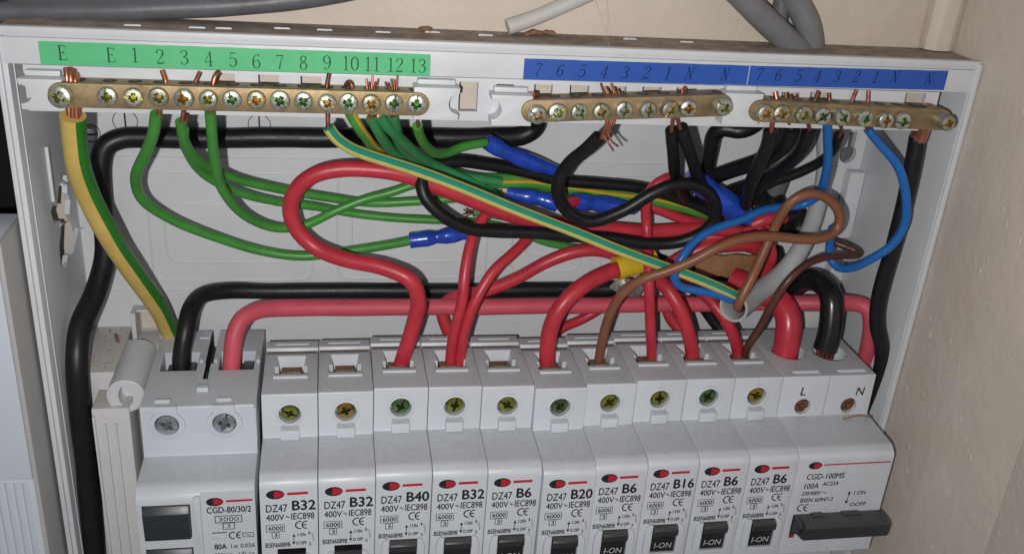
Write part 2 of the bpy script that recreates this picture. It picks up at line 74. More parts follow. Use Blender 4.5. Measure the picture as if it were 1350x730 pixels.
  {"n":"brown_wire","l":"brown wire making a wide loop on the right and back into the sheath","m":"N","d":3.4,"p":[[153.99,-26.0,-6.07],[153.47,-27.0,1.43],[153.54,-29.0,11.11],[154.63,-32.0,21.0],[157.2,-35.0,28.83],[162.01,-38.0,34.75],[169.38,-40.0,38.7],[176.97,-41.0,42.72],[185.53,-41.5,48.14],[194.1,-41.0,50.94],[204.54,-40.0,51.08],[216.53,-38.0,49.42],[225.98,-36.0,49.15],[230.84,-34.5,51.09],[231.48,-34.0,55.68],[228.15,-34.0,60.4],[222.38,-34.5,63.84],[216.18,-35.0,64.52],[211.72,-34.5,61.85],[209.85,-33.0,56.59],[208.33,-32.0,49.48],[204.95,-34.0,40.65],[200.99,-37.0,32.51],[198.05,-37.5,24.29],[201.32,-33.0,20.81],[207.72,-27.0,21.4]],"core":[[1.0,[[152.73,-26.0,-7.62],[152.92,-26.0,-4.14]]],[1.0,[[153.88,-26.0,-7.65],[154.06,-26.0,-4.17]]],[1.0,[[155.02,-26.0,-7.69],[155.21,-26.0,-4.2]]]]},
  {"n":"brown_wire","l":"dark brown wire rising along the grey sheath and folding back","m":"N2","d":2.8,"p":[[209.15,-28.0,-3.53],[208.67,-29.0,1.85],[210.72,-32.0,12.83],[212.28,-35.0,23.76],[215.78,-36.0,32.78],[222.22,-34.0,37.96],[231.95,-30.0,39.37],[242.51,-26.0,38.19],[248.2,-24.0,37.6],[247.59,-22.0,38.25],[243.57,-20.0,39.22],[239.36,-16.0,39.97]],"core":[[0.9,[[208.74,-27.0,-5.71],[208.56,-28.0,-1.9]]],[0.9,[[210.56,-27.0,-5.76],[209.46,-28.0,-1.92]]]]},
  {"n":"grey_sheath","l":"pale grey cable sheath cut open at its lower end","m":"S","d":6.4,"p":[[234.33,2.0,91.0],[237.76,1.0,77.16],[240.69,0.0,64.35],[240.31,-2.0,54.55],[236.71,-7.0,44.24],[230.29,-14.0,35.78],[223.86,-17.0,27.9],[214.73,-22.0,23.51],[206.28,-28.0,22.21],[197.24,-36.0,22.67]],"hollow":1,"taper":[6.2,6.2,6.2,6.4,6.8,8.0,10.8]},
  {"n":"grey_cable","l":"dark grey cable hanging behind the black wires under the right neutral bar","m":"Gd","d":8.4,"p":[[222.28,2.0,93.43],[223.94,2.0,82.28],[224.53,1.0,69.65],[223.53,0.0,60.25],[222.45,1.0,50.87]]},
  {"n":"black_tape_splice","l":"lumpy splice wrapped in black tape behind the brown loop","m":"Kt","d":11,"p":[[209.13,0.0,49.92],[214.05,-3.0,49.26],[221.03,-4.0,46.96],[228.94,-3.0,43.26],[237.62,-1.0,38.76]],"lump":1},
  {"n":"black_tape_splice","l":"small lump of black tape at the base of the grey sheath","m":"Kt","d":9,"p":[[224.27,1.0,28.44],[227.93,-1.0,24.49],[231.55,-1.0,18.96],[236.08,1.0,10.38]],"lump":1},
  {"n":"blue_crimp_sleeve","l":"blue crimp sleeve lying low in the bundle behind the black vertical bend","m":"Bs","d":5.2,"p":[[118.48,-10.0,55.12],[124.24,-11.0,54.42],[130.01,-12.0,53.72],[136.15,-13.0,52.17]],"taper":[3.2,4.6,5.5,4.6,5.6,5.4]},
  {"n":"blue_crimp_sleeve","l":"large blue crimp sleeve slanting right of the black loop","m":"Bs","d":7,"p":[[180.53,-16.0,64.02],[187.14,-17.0,60.53],[195.25,-18.0,55.31],[206.39,-18.0,49.04]],"taper":[5.5,8.0,7.2,8.8,8.0,5.5]},
  {"n":"teal_earth_wire","l":"short teal wire with a bare frayed copper end behind the black loop","m":"T","d":3.6,"p":[[107.67,-7.0,46.9],[113.35,-7.0,46.36],[120.4,-6.0,44.86],[130.33,-5.0,43.35],[139.27,-3.0,41.72]],"core":[[0.6,[[104.0,-8.0,48.11],[105.91,-8.0,47.27],[108.49,-7.0,46.62]]],[0.6,[[104.96,-9.0,47.65],[105.92,-8.0,46.99],[108.49,-7.0,46.62]]],[0.6,[[103.79,-10.0,47.19],[105.94,-8.0,46.71],[108.49,-7.0,46.62]]],[0.6,[[105.19,-8.0,45.57],[105.95,-8.0,46.42],[108.49,-7.0,46.62]]],[0.6,[[104.02,-9.0,45.1],[105.97,-8.0,46.14],[108.49,-7.0,46.62]]]]},
  {"n":"green_wire","l":"green wire showing just above the yellow-striped one in the middle of the bundle","m":"G","d":3.4,"p":[[97.81,-8.0,62.43],[103.26,-7.0,60.25],[111.57,-5.0,58.56],[122.48,-4.0,58.63],[133.71,-3.0,57.29]]},
  {"n":"green_wire","l":"dark green wire along the top edge of the blue crimps","m":"G","d":3.2,"p":[[125.6,-3.0,55.78],[139.52,-3.0,54.21],[153.56,-3.0,53.78],[165.02,-3.0,53.01],[176.83,-3.0,50.77]]},
  {"n":"grey_cable","l":"thick grey cable lying along the top left of the box","m":"Gl","d":6.2,"p":[[-42.88,-28.0,111.94],[-33.08,-28.0,112.96],[-13.24,-28.0,114.41],[9.08,-28.0,115.76],[29.9,-28.0,117.49],[46.92,-28.0,119.93],[59.86,-28.0,122.42],[77.29,-28.0,126.64]]},
  {"n":"white_cable","l":"off-white cable with a cut end resting on the top edge of the box","m":"Wc","d":4.8,"p":[[111.43,-29.0,114.86],[116.3,-28.5,116.54],[122.09,-28.0,118.72],[128.87,-28.0,121.93],[139.01,-28.0,127.08]]},
  {"n":"grey_cable","l":"left one of the grey cables entering the top of the box at the right","m":"Gc","d":8,"p":[[177.77,-33.0,131.39],[186.31,-33.0,124.99],[195.47,-32.0,118.71],[205.39,-30.0,112.26],[213.24,-27.0,106.74]]},
  {"n":"grey_cable","l":"right one of the grey cables entering the top of the box, bending down","m":"Gc","d":8,"p":[[196.67,-28.5,133.44],[203.29,-28.5,125.9],[207.88,-28.5,119.96],[211.0,-28.0,113.74],[213.54,-26.0,106.28]]},
  {"n":"grey_cable","l":"darker narrow grey cable behind the two that enter the box top","m":"Gd","d":5.4,"p":[[198.89,-27.0,133.33],[198.99,-27.0,126.4],[199.44,-26.8,119.32],[200.59,-26.6,112.6],[201.9,-26.0,105.9]]},
]
SCREWS = {"E":[[0.04,-52.0,96.59],[6.59,-52.0,96.56],[13.02,-52.0,96.73],[19.69,-52.0,96.7],[26.02,-52.0,96.66],[32.21,-52.0,96.61],[38.66,-52.0,96.78],[44.96,-52.0,96.74],[51.31,-52.0,96.69],[57.72,-52.0,96.43],[63.56,-52.0,96.58],[69.86,-52.0,96.53],[76.22,-52.0,96.69],[82.63,-52.0,96.64]],"E0":[-11.53,-53.0,96.53],"N1":[[117.3,-54.0,94.94],[123.43,-52.5,95.35],[130.01,-52.5,95.51],[136.47,-53.0,96.03],[143.54,-52.3,96.46],[150.34,-53.5,96.96],[156.89,-54.0,97.48],[162.84,-53.0,97.82],[173.76,-53.5,98.46]],"N2":[[187.06,-54.1,97.09],[192.75,-53.0,96.79],[199.84,-53.5,96.76],[205.78,-53.9,96.54],[212.15,-54.5,96.5],[220.22,-53.5,96.05],[227.71,-52.5,95.46],[233.85,-52.5,95.24],[247.28,-55.5,95.79]]}
MARKS = {"green":[["E",[-11.84,-45.15,106.26]],["E",[0.42,-45.15,106.07]],["1",[6.66,-45.15,106.29]],["2",[13.12,-45.15,106.09]],["3",[19.45,-45.15,106.1]],["4",[25.82,-45.15,105.9]],["5",[32.27,-45.15,105.91]],["6",[38.56,-45.15,105.7]],["7",[44.92,-45.15,105.7]],["8",[51.33,-45.15,105.7]],["9",[57.79,-45.15,105.91]],["10",[64.31,-45.15,105.91]],["11",[70.46,-45.15,105.9]],["12",[76.88,-45.15,105.89]],["13",[83.35,-45.15,105.89]]],"blue":[["7",[118.59,-45.15,105.92]],["6",[125.19,-45.15,105.9]],["5",[131.85,-45.15,105.89]],["4",[138.57,-45.15,105.88]],["3",[145.11,-45.15,105.85]],["2",[151.68,-45.15,106.06]],["1",[158.33,-45.15,106.04]],["N",[165.0,-45.15,106.25]],["N",[176.36,-45.15,106.37]]],"blue2":[["7",[187.58,-45.15,106.72]],["6",[193.79,-45.15,106.67]],["5",[200.3,-45.15,106.64]],["4",[206.6,-45.15,106.6]],["3",[213.16,-45.15,106.8]],["2",[219.76,-45.15,107.0]],["1",[226.22,-45.15,106.96]],["N",[232.66,-45.15,107.16]],["N",[244.51,-45.15,107.04]]]}
SLOTS = [[[27.4,-45.0,101.93],[32.55,-45.0,98.89]],[[38.82,-45.0,101.86],[44.52,-45.0,99.03]],[[50.42,-45.0,101.79],[56.26,-45.0,99.15]],[[95.59,-45.0,101.51],[101.19,-45.0,92.75]],[[106.54,-45.0,101.16],[111.72,-45.0,98.26]],[[117.85,-45.0,101.38],[123.44,-45.0,95.14]],[[128.64,-45.0,101.46],[134.61,-45.0,95.42]],[[140.03,-45.0,101.56],[146.16,-45.0,95.72]],[[151.12,-45.0,101.65],[157.16,-45.0,96.0]],[[161.88,-45.0,101.73],[168.29,-45.0,96.28]],[[196.17,-45.0,101.29],[202.07,-45.0,95.92]],[[205.73,-45.0,101.55],[212.58,-45.0,95.94]],[[238.23,-45.0,102.21],[245.4,-45.0,96.25]]]
CARD = [[196.12, 0.0, 23.88], [222.21, 1.0, 22.66]]
CHIPS = [
  [[119.66, -28.51, 112.58], 6, 2.4, 0.9, 0.3, "flat brown wood chip on the box top just right of the off-white cable end"],
  [[124.6, -26.38, 112.58], 4.5, 2, 0.8, -0.5, "smaller brown wood chip next to the flat one on the box top"],
  [[137.87, -21.38, 112.58], 3.2, 1.6, 2.6, 1.0, "upright brown wood chip on the box top above the left blue strip"],
  [[143.53, -21.49, 112.58], 6.5, 1.6, 0.8, 0.1, "long brown wood chip on the box top above the left blue strip"],
  [[86.5, -29.17, 112.58], 4.2, 1.2, 1.1, -0.6, "brown wood chip on the box top above the right end of the green strip"],
  [[192.23, -30.35, 112.58], 4, 0.8, 0.4, 0.2, "thin splinter on the box top below the grey cables"],
  [[-15.86, -2.71, -3.1], 6.5, 1.3, 0.5, 1.9, "brown wood chip on the dusty ledge left of the round post"],
  [[245.96, -50.47, -16.05], 11, 0.9, 0.4, 0.02, "tan splinter of wood lying on the step of the main switch", "cardboard"],
]
LUG = [166.4, -11.0, 18.79]
TABS = [[5.22, -36.88, 112.6], [22.26, -36.65, 112.6], [29.37, -36.29, 112.6], [45.23, -33.03, 112.6], [57.19, -32.87, 112.6], [73.96, -32.92, 112.6], [88.69, -30.01, 112.6], [104.47, -31.54, 112.6], [150.18, -28.7, 112.6], [168.3, -30.05, 112.6]]
THREADS = [[[138.38, -25.0, 124.57], [141.66, -45.3, 108.93]], [[142.45, -25.0, 124.75], [139.68, -45.3, 107.97]], [[139.4, -44.0, 113.48], [144.69, -45.3, 110.83]]]


# ------------------------------------------------------------------ materials
MATS = {}
def mat(name, col, rough=.45, metal=0, var=.08, vscale=120, bump=.0, bscale=900, spec=.5, dirt=None, dirt_amt=0, coat=0, updust_shading=None, trans=0, bdist=.0004):
    if name.startswith('ins_') and not dirt: dirt = tuple(c*.62+(.075 if max(col) > .04 else .028) for c in col); dirt_amt = .16
    m = bpy.data.materials.new(name); m.use_nodes = True
    nt = m.node_tree; N = nt.nodes; L = nt.links; b = N['Principled BSDF']
    b.inputs['Roughness'].default_value = rough; b.inputs['Metallic'].default_value = metal
    b.inputs['Specular IOR Level'].default_value = spec
    if coat: b.inputs['Coat Weight'].default_value = coat; b.inputs['Coat Roughness'].default_value = .15
    if trans: b.inputs['Subsurface Weight'].default_value = trans; b.inputs['Subsurface Radius'].default_value = (.002, .002, .002); b.inputs['Subsurface Scale'].default_value = .5
    tc = N.new('ShaderNodeTexCoord'); geo = N.new('ShaderNodeNewGeometry')
    P = geo.outputs['Position']
    def noise(sc, det=4, ro=.6):
        n = N.new('ShaderNodeTexNoise'); n.inputs['Scale'].default_value = sc; n.inputs['Detail'].default_value = det; n.inputs['Roughness'].default_value = ro
        L.new(P, n.inputs['Vector']); return n.outputs['Fac']
    def ramp(f, a, c, ca=(0,0,0,1), cb=(1,1,1,1)):
        r = N.new('ShaderNodeValToRGB'); r.color_ramp.elements[0].position = a; r.color_ramp.elements[1].position = c
        r.color_ramp.elements[0].color = ca; r.color_ramp.elements[1].color = cb; L.new(f, r.inputs[0]); return r.outputs[0]
    def mix(f, a, c):
        x = N.new('ShaderNodeMix'); x.data_type = 'RGBA'
        L.new(f, x.inputs[0])
        for s, v in ((6, a), (7, c)):
            if isinstance(v, tuple): x.inputs[s].default_value = v
            else: L.new(v, x.inputs[s])
        return x.outputs[2]
    lo = tuple(c*(1-var) for c in col)+(1,); hi = tuple(min(1, c*(1+var)) for c in col)+(1,)
    c = ramp(noise(vscale), .3, .7, lo, hi)
    if dirt:
        f = ramp(noise(vscale*.6, 8, .75), .62-dirt_amt*.25, .75)
        k = N.new('ShaderNodeMath'); k.operation = 'MULTIPLY'; k.inputs[1].default_value = min(1, .35+dirt_amt); L.new(f, k.inputs[0])
        c = mix(k.outputs[0], c, dirt+(1,))
    if updust_shading:  # upward faces tinted: dust on the chassis, painted shading on breakers and toggles
        sx = N.new('ShaderNodeSeparateXYZ'); L.new(geo.outputs['True Normal'], sx.inputs[0])
        f = ramp(sx.outputs[2], .6, .95)
        n2 = ramp(noise(750, 8, .75), .1, .8)
        k = N.new('ShaderNodeMath'); k.operation = 'MULTIPLY'; L.new(f, k.inputs[0]); L.new(n2, k.inputs[1])
        k2 = N.new('ShaderNodeMath'); k2.operation = 'MULTIPLY'; k2.inputs[1].default_value = updust_shading[1]; L.new(k.outputs[0], k2.inputs[0])
        c = mix(k2.outputs[0], c, updust_shading[0]+(1,))
    L.new(c, b.inputs['Base Color'])
    if rough > .2:
        rr_ = N.new('ShaderNodeMapRange'); rr_.inputs[3].default_value = rough-.1; rr_.inputs[4].default_value = rough+.12
        L.new(noise(vscale*2.3), rr_.inputs[0]); L.new(rr_.outputs[0], b.inputs['Roughness'])
    if bump:
        bp = N.new('ShaderNodeBump'); bp.inputs['Strength'].default_value = bump; bp.inputs['Distance'].default_value = bdist
        L.new(noise(bscale, 5), bp.inputs['Height']); L.new(bp.outputs[0], b.inputs['Normal'])
    MATS[name] = m
    return m
mat('white_plastic', (.595, .615, .645), .42, var=.04, vscale=60, bump=.06, bscale=1500, dirt=(.5, .46, .41), dirt_amt=.05)
mat('breaker_plastic', (.60, .635, .69), .38, var=.04, vscale=60, bump=.07, bscale=2500, updust_shading=((.27, .275, .285), .62), dirt=(.52, .49, .46), dirt_amt=.04)  # upward faces greyed to paint in their grazing-light shade
mat('rcd_plastic', (.57, .605, .665), .38, var=.04, vscale=60, bump=.07, bscale=2500, updust_shading=((.30, .305, .32), .55), dirt=(.52, .49, .46), dirt_amt=.03)  # tops greyed in the colour, as grazing light leaves them
mat('dusty_plastic', (.33, .285, .25), .9, var=.25, vscale=180, bump=.5, bscale=1600, dirt=(.17, .12, .085), dirt_amt=.35, spec=.1)
mat('chassis_plastic', (.60, .595, .60), .45, var=.05, vscale=70, bump=.06, bscale=1500, updust_shading=((.36, .31, .27), .8), dirt=(.46, .4, .34), dirt_amt=.1)
mat('cover_plastic', (.56, .60, .68), .4, var=.03, vscale=40, bump=.05, bscale=900)
mat('cover_plastic_shaded', (.42, .42, .42), .5, var=.05, vscale=60, bump=.05, bscale=900)  # cover plastic again, darkened for the grazing light on its side
mat('cream_paint', (.60, .525, .455), .55, var=.07, vscale=30, bump=.35, bscale=150, bdist=.0013, dirt=(.48, .41, .34), dirt_amt=.2)
mat('side_paint', (.565, .50, .44), .42, var=.09, vscale=18, bump=.38, bscale=150, bdist=.0015, dirt=(.50, .42, .34), dirt_amt=.3)
mat('gap_shade', (.012, .012, .014), .8, spec=.1)  # black that paints the shade of the gap behind the box
mat('brass', (.31, .225, .125), .5, metal=.7, var=.3, vscale=160, bump=.2, bscale=3000, dirt=(.12, .08, .045), dirt_amt=.4)
mat('zinc', (.47, .48, .42), .34, metal=.8, var=.4, vscale=1100, bump=.15, bscale=2500)
mat('zinc_tarnished', (.34, .33, .25), .4, metal=.75, var=.35, vscale=500, bump=.25, bscale=2000)
mat('zinc_silver', (.62, .66, .70), .3, metal=.9, var=.2, vscale=900, bump=.1, bscale=2500)
mat('chromate_yellow', (.30, .31, .06), .28, metal=.8, var=.25, vscale=260, bump=.2, bscale=2500)
mat('chromate_green', (.13, .25, .09), .28, metal=.8, var=.25, vscale=260, bump=.2, bscale=2500)
mat('chromate_gold', (.42, .26, .05), .28, metal=.8, var=.25, vscale=260, bump=.2, bscale=2500)
mat('rust_copper', (.22, .10, .06), .5, metal=.6, var=.4, vscale=900, bump=.3, bscale=2500)
mat('copper', (.52, .21, .13), .36, metal=.9, var=.3, vscale=700, bump=.15, bscale=2500)
mat('copper_dull', (.26, .10, .065), .45, metal=.75, var=.5, vscale=500, bump=.15, bscale=2500)
mat('steel_clamp', (.40, .36, .24), .38, metal=.85, var=.35, vscale=600, bump=.3, bscale=2500)
mat('cable_slate', (.105, .11, .125), .42, var=.15, vscale=110, bump=.15, bscale=700, dirt=(.2, .2, .2), dirt_amt=.12)
mat('chromate_recess_shade', (.07, .075, .03), .35, metal=.7, var=.4, vscale=700, bump=.2, bscale=2500)  # darker copy of the head metal, paints shade into the screw cross
mat('dark_inside', (.05, .047, .045), .7)
mat('label_green', (.085, .47, .20), .55, var=.05, vscale=300, bump=.08, bscale=2500)
mat('label_blue', (.018, .085, .40), .5, var=.06, vscale=300, bump=.08, bscale=2500)
mat('ink', (.02, .022, .025), .6, spec=.2)
mat('ink_green', (.012, .075, .03), .6, spec=.2)
mat('ink_blue', (.008, .014, .06), .6, spec=.2)
mat('ink_red', (.48, .02, .03), .5, spec=.3)
mat('ink_white', (.72, .73, .75), .5)
mat('ink_grey', (.45, .46, .48), .5)
mat('zinc_recess_shade', (.26, .28, .30), .35, metal=.8, var=.4, vscale=700, bump=.2, bscale=2500)  # shade of the screw recess put into a darker metal colour
mat('toggle_black', (.030, .031, .034), .45, var=.2, bump=.1, bscale=2500, updust_shading=((.10, .10, .105), .7))  # upward faces lightened in the colour to look lit from above
mat('drum_black', (.012, .0125, .014), .4, var=.2, bump=.1, bscale=2500)
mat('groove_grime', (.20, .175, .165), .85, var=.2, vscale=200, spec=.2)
mat('slate', (.026, .032, .042), .38, var=.08, bump=.05, updust_shading=((.07, .075, .085), .5))  # upward faces paler than the rest
mat('red_tag', (.30, .02, .02), .5)
mat('ins_black', (.0085, .009, .011), .40, spec=.38, var=.3, vscale=200, bump=.12, bscale=1600, dirt=(.022, .021, .021), dirt_amt=.1)
mat('ins_black_glossy', (.010, .0105, .012), .26, var=.3, vscale=200, bump=.05, bscale=900)
mat('ins_tape', (.008, .0085, .010), .36, spec=.4, var=.3, vscale=300, bump=.3, bscale=700, dirt=(.03, .03, .032), dirt_amt=.15)
mat('ins_red', (.48, .032, .050), .38, var=.12, vscale=150, bump=.08, bscale=1500)
mat('ins_red_glossy', (.47, .030, .050), .30, var=.1, vscale=150, bump=.06, bscale=900, dirt=(.62, .2, .2), dirt_amt=.05)
mat('ins_red_scuffed', (.42, .024, .040), .35, var=.1, vscale=300, bump=.25, bscale=1200, dirt=(.75, .6, .6), dirt_amt=.16)
mat('ins_pink', (.56, .080, .115), .5, var=.1, vscale=110, bump=.1, bscale=1500, dirt=(.60, .16, .18), dirt_amt=.2)
mat('ins_green', (.055, .26, .040), .36, var=.15, vscale=150, bump=.08, bscale=1500)
mat('ins_teal', (.035, .235, .085), .45, var=.15, vscale=150, bump=.1, bscale=1500)
mat('ins_jade', (.010, .245, .165), .36, var=.08, vscale=200, bump=.06, bscale=1500)
mat('ins_straw', (.56, .48, .13), .4, var=.08, vscale=200, bump=.06, bscale=1500)
mat('ins_yellow', (.58, .41, .11), .36, var=.1, vscale=120, bump=.07, bscale=1200)
mat('ins_leaf', (.018, .165, .016), .36, var=.12, vscale=150, bump=.07, bscale=1200)
mat('ins_gold', (.60, .38, .03), .38, var=.1, vscale=150, bump=.07, bscale=1200)
mat('ins_blue', (.012, .125, .43), .36, var=.1, vscale=150, bump=.07, bscale=1200)
mat('ins_brown', (.225, .085, .042), .42, var=.12, vscale=150, bump=.08, bscale=1200)
mat('ins_dark_brown', (.085, .030, .022), .38, var=.15, vscale=150, bump=.08, bscale=1200)
mat('sheath_grey', (.41, .425, .44), .42, var=.08, vscale=120, bump=.08, bscale=900, trans=.15)
mat('cable_grey', (.17, .172, .18), .45, var=.12, vscale=110, bump=.12, bscale=900, dirt=(.32, .31, .29), dirt_amt=.15)
mat('cable_dark', (.11, .112, .115), .5, var=.15, vscale=110, bump=.12, bscale=900, dirt=(.3, .3, .3), dirt_amt=.05)
mat('cable_white', (.50, .485, .46), .5, var=.08, vscale=110, bump=.12, bscale=900, dirt=(.33, .29, .25), dirt_amt=.15)
mat('crimp_blue', (.014, .06, .42), .28, var=.2, vscale=250, bump=.25, bscale=500, coat=.3, trans=.1)
mat('crimp_yellow', (.64, .43, .02), .38, var=.12, vscale=250, bump=.2, bscale=600, trans=.1)
mat('tin', (.62, .61, .58), .32, metal=.9, var=.25, vscale=600, bump=.25, bscale=1500)
mat('cardboard', (.30, .15, .07), .8, var=.2, vscale=250, bump=.3, bscale=1500)
mat('wood_bit', (.22, .11, .055), .85, var=.35, vscale=500, bump=.4, bscale=1500)
M = MATS

# ------------------------------------------------------------------ geometry helpers
class G:
    """collects shapes (mm); build() links them as one mesh object"""
    def __init__(s): s.v = []; s.f = []; s.m = []; s.mats = []
    def mi(s, m):
        m = M[m]
        if m not in s.mats: s.mats.append(m)
        return s.mats.index(m)
    def add(s, v, f, m):
        o = len(s.v); k = s.mi(m) if isinstance(m, str) else None
        s.v += [tuple(p) for p in v]
        for i, q in enumerate(f):
            s.f.append([o+j for j in q]); s.m.append(k if k is not None else s.mi(m[i]))
        return s
    def box(s, x0, x1, y0, y1, z0, z1, m, bev=0):
        x0, x1 = sorted((x0, x1)); y0, y1 = sorted((y0, y1)); z0, z1 = sorted((z0, z1))
        v = [(x, y, z) for x in (x0, x1) for y in (y0, y1) for z in (z0, z1)]
        f = [(0, 1, 3, 2), (4, 6, 7, 5), (0, 4, 5, 1), (2, 3, 7, 6), (0, 2, 6, 4), (1, 5, 7, 3)]
        return s.solid(v, f, m, bev)
    def solid(s, v, f, m, bev=0, ang=25, seg=2):
        bm = bmesh.new(); vs = [bm.verts.new(p) for p in v]
        for q in f: bm.faces.new([vs[i] for i in q])
        bmesh.ops.recalc_face_normals(bm, faces=bm.faces[:])
        if bev:
            ed = [e for e in bm.edges if len(e.link_faces) == 2 and e.calc_face_angle(0) > math.radians(ang)]
            bmesh.ops.bevel(bm, geom=ed, offset=bev, segments=seg, affect='EDGES', profile=.6, clamp_overlap=True)
        bm.verts.index_update()
        s.add([p.co[:] for p in bm.verts], [[p.index for p in q.verts] for q in bm.faces], m); bm.free(); return s
    def prism(s, poly, axis, a0, a1, m, bev=0, ang=25):
        """poly: 2D outline; axis 'x': (y,z), 'y': (x,z), 'z': (x,y)"""
        def P(p, a): return (a, p[0], p[1]) if axis == 'x' else ((p[0], a, p[1]) if axis == 'y' else (p[0], p[1], a))
        n = len(poly); v = [P(p, a0) for p in poly]+[P(p, a1) for p in poly]
        f = [list(range(n)), list(range(2*n-1, n-1, -1))]+[(i, i+n, (i+1) % n+n, (i+1) % n) for i in range(n)]
        return s.solid(v, f, m, bev, ang)
    def cyl(s, c, axis, r, h, m, seg=24, r2=None, cap=True):
        r2 = r if r2 is None else r2
        ring = [(math.cos(2*math.pi*i/seg), math.sin(2*math.pi*i/seg)) for i in range(seg)]
        def P(a, b, t):
            return {'x': (c[0]+t, c[1]+a, c[2]+b), 'y': (c[0]+a, c[1]+t, c[2]+b), 'z': (c[0]+a, c[1]+b, c[2]+t)}[axis]
        v = [P(a*r, b*r, 0) for a, b in ring]+[P(a*r2, b*r2, h) for a, b in ring]
        f = [(i, (i+1) % seg, (i+1) % seg+seg, i+seg) for i in range(seg)]
        if cap: f += [list(range(seg-1, -1, -1)), list(range(seg, 2*seg))]
        return s.solid(v, f, m)
    def lathe(s, c, prof, m, seg=28):
        """prof: (radius, y) pairs about the y axis"""
        v = []; f = []; n = len(prof)
        for i in range(seg):
            a = 2*math.pi*i/seg
            v += [(c[0]+r*math.cos(a), c[1]+y, c[2]+r*math.sin(a)) for r, y in prof]
        for i in range(seg):
            j = (i+1) % seg
            f += [(i*n+k, i*n+k+1, j*n+k+1, j*n+k) for k in range(n-1)]
        return s.solid(v, f, m)
    def stroke(s, pts, m, closed=False):
        """flat pen stroke in the xz plane; pts (x, y, z, width)"""
        n = len(pts); v = []; f = []
        for i, p in enumerate(pts):
            a = pts[i-1] if i or closed else p; b = pts[(i+1) % n] if i < n-1 or closed else p
            dx, dz = b[0]-a[0], b[2]-a[2]; l = math.hypot(dx, dz) or 1
            nx, nz = -dz/l*p[3]/2, dx/l*p[3]/2
            v += [(p[0]+nx, p[1], p[2]+nz), (p[0]-nx, p[1], p[2]-nz)]
        for i in range(n if closed else n-1):
            j = (i+1) % n; f.append((2*i, 2*i+1, 2*j+1, 2*j))
        return s.add(v, f, m)
    def mesh(s, name, o=(0, 0, 0), smooth=32):
        me = bpy.data.meshes.new(name)
        me.from_pydata([((x-o[0])*S, (y-o[1])*S, (z-o[2])*S) for x, y, z in s.v], [], s.f)
        for m in s.mats: me.materials.append(m)
        for p, k in zip(me.polygons, s.m): p.material_index = k
        if smooth:
            for p in me.polygons: p.use_smooth = True
            me.set_sharp_from_angle(angle=math.radians(smooth))
        me.update(); return me
    def build(s, name, parent=None, o=(0, 0, 0), smooth=32):
        return put(name, s.mesh(name, o, smooth), parent, None if parent else o)
def put(name, me, parent=None, loc=None):
    ob = bpy.data.objects.new(name, me); COL.objects.link(ob)
    if parent: ob.parent = parent
    if loc is not None: ob.location = Vector(loc)*S
    return ob
def tag(o, label, cat, group=None, kind=None):
    if label: o['label'] = label
    if cat: o['category'] = cat
    if group: o['group'] = group
    if kind: o['kind'] = kind
    return o
def thing(name, label, cat, loc=(0, 0, 0), group=None):
    o = bpy.data.objects.new(name, None); COL.objects.link(o); o.location = Vector(loc)*S
    o.empty_display_size = .01
    return tag(o, label, cat, group)
def cut(me, cutter):
    """mesh minus cutter (both meshes), returns a new mesh"""
    a = bpy.data.objects.new('a', me); b = bpy.data.objects.new('b', cutter)
    COL.objects.link(a); COL.objects.link(b)
    md = a.modifiers.new('b', 'BOOLEAN'); md.object = b; md.operation = 'DIFFERENCE'; md.solver = 'EXACT'
    try: md.material_mode = 'TRANSFER'
    except Exception: pass
    dg = bpy.context.evaluated_depsgraph_get(); dg.update()
    r = bpy.data.meshes.new_from_object(a.evaluated_get(dg), depsgraph=dg)
    bpy.data.objects.remove(a); bpy.data.objects.remove(b)
    r.name = me.name
    for p in r.polygons: p.use_smooth = True
    r.set_sharp_from_angle(angle=math.radians(32))
    return r
def spline(pts, step=1.2):
    P = [Vector(p) for p in pts]
    if len(P) == 2: n = max(2, int((P[1]-P[0]).length/step)); return [P[0].lerp(P[1], i/n) for i in range(n+1)]
    P = [P[0]*2-P[1]]+P+[P[-1]*2-P[-2]]
    out = []
    for i in range(1, len(P)-2):
        p0, p1, p2, p3 = P[i-1:i+3]
        t0 = 0; t1 = t0+max(1e-4, (p1-p0).length)**.5; t2 = t1+max(1e-4, (p2-p1).length)**.5; t3 = t2+max(1e-4, (p3-p2).length)**.5
        n = max(2, int((p2-p1).length/step))
        for k in range(n):
            t = t1+(t2-t1)*k/n
            a1 = p0*((t1-t)/(t1-t0))+p1*((t-t0)/(t1-t0)); a2 = p1*((t2-t)/(t2-t1))+p2*((t-t1)/(t2-t1)); a3 = p2*((t3-t)/(t3-t2))+p3*((t-t2)/(t3-t2))
            b1 = a1*((t2-t)/(t2-t0))+a2*((t-t0)/(t2-t0)); b2 = a2*((t3-t)/(t3-t1))+a3*((t-t1)/(t3-t1))
            out.append(b1*((t2-t)/(t2-t1))+b2*((t-t1)/(t2-t1)))
    out.append(P[-2]); return out
REF = Vector((0, -1, .25)).normalized()
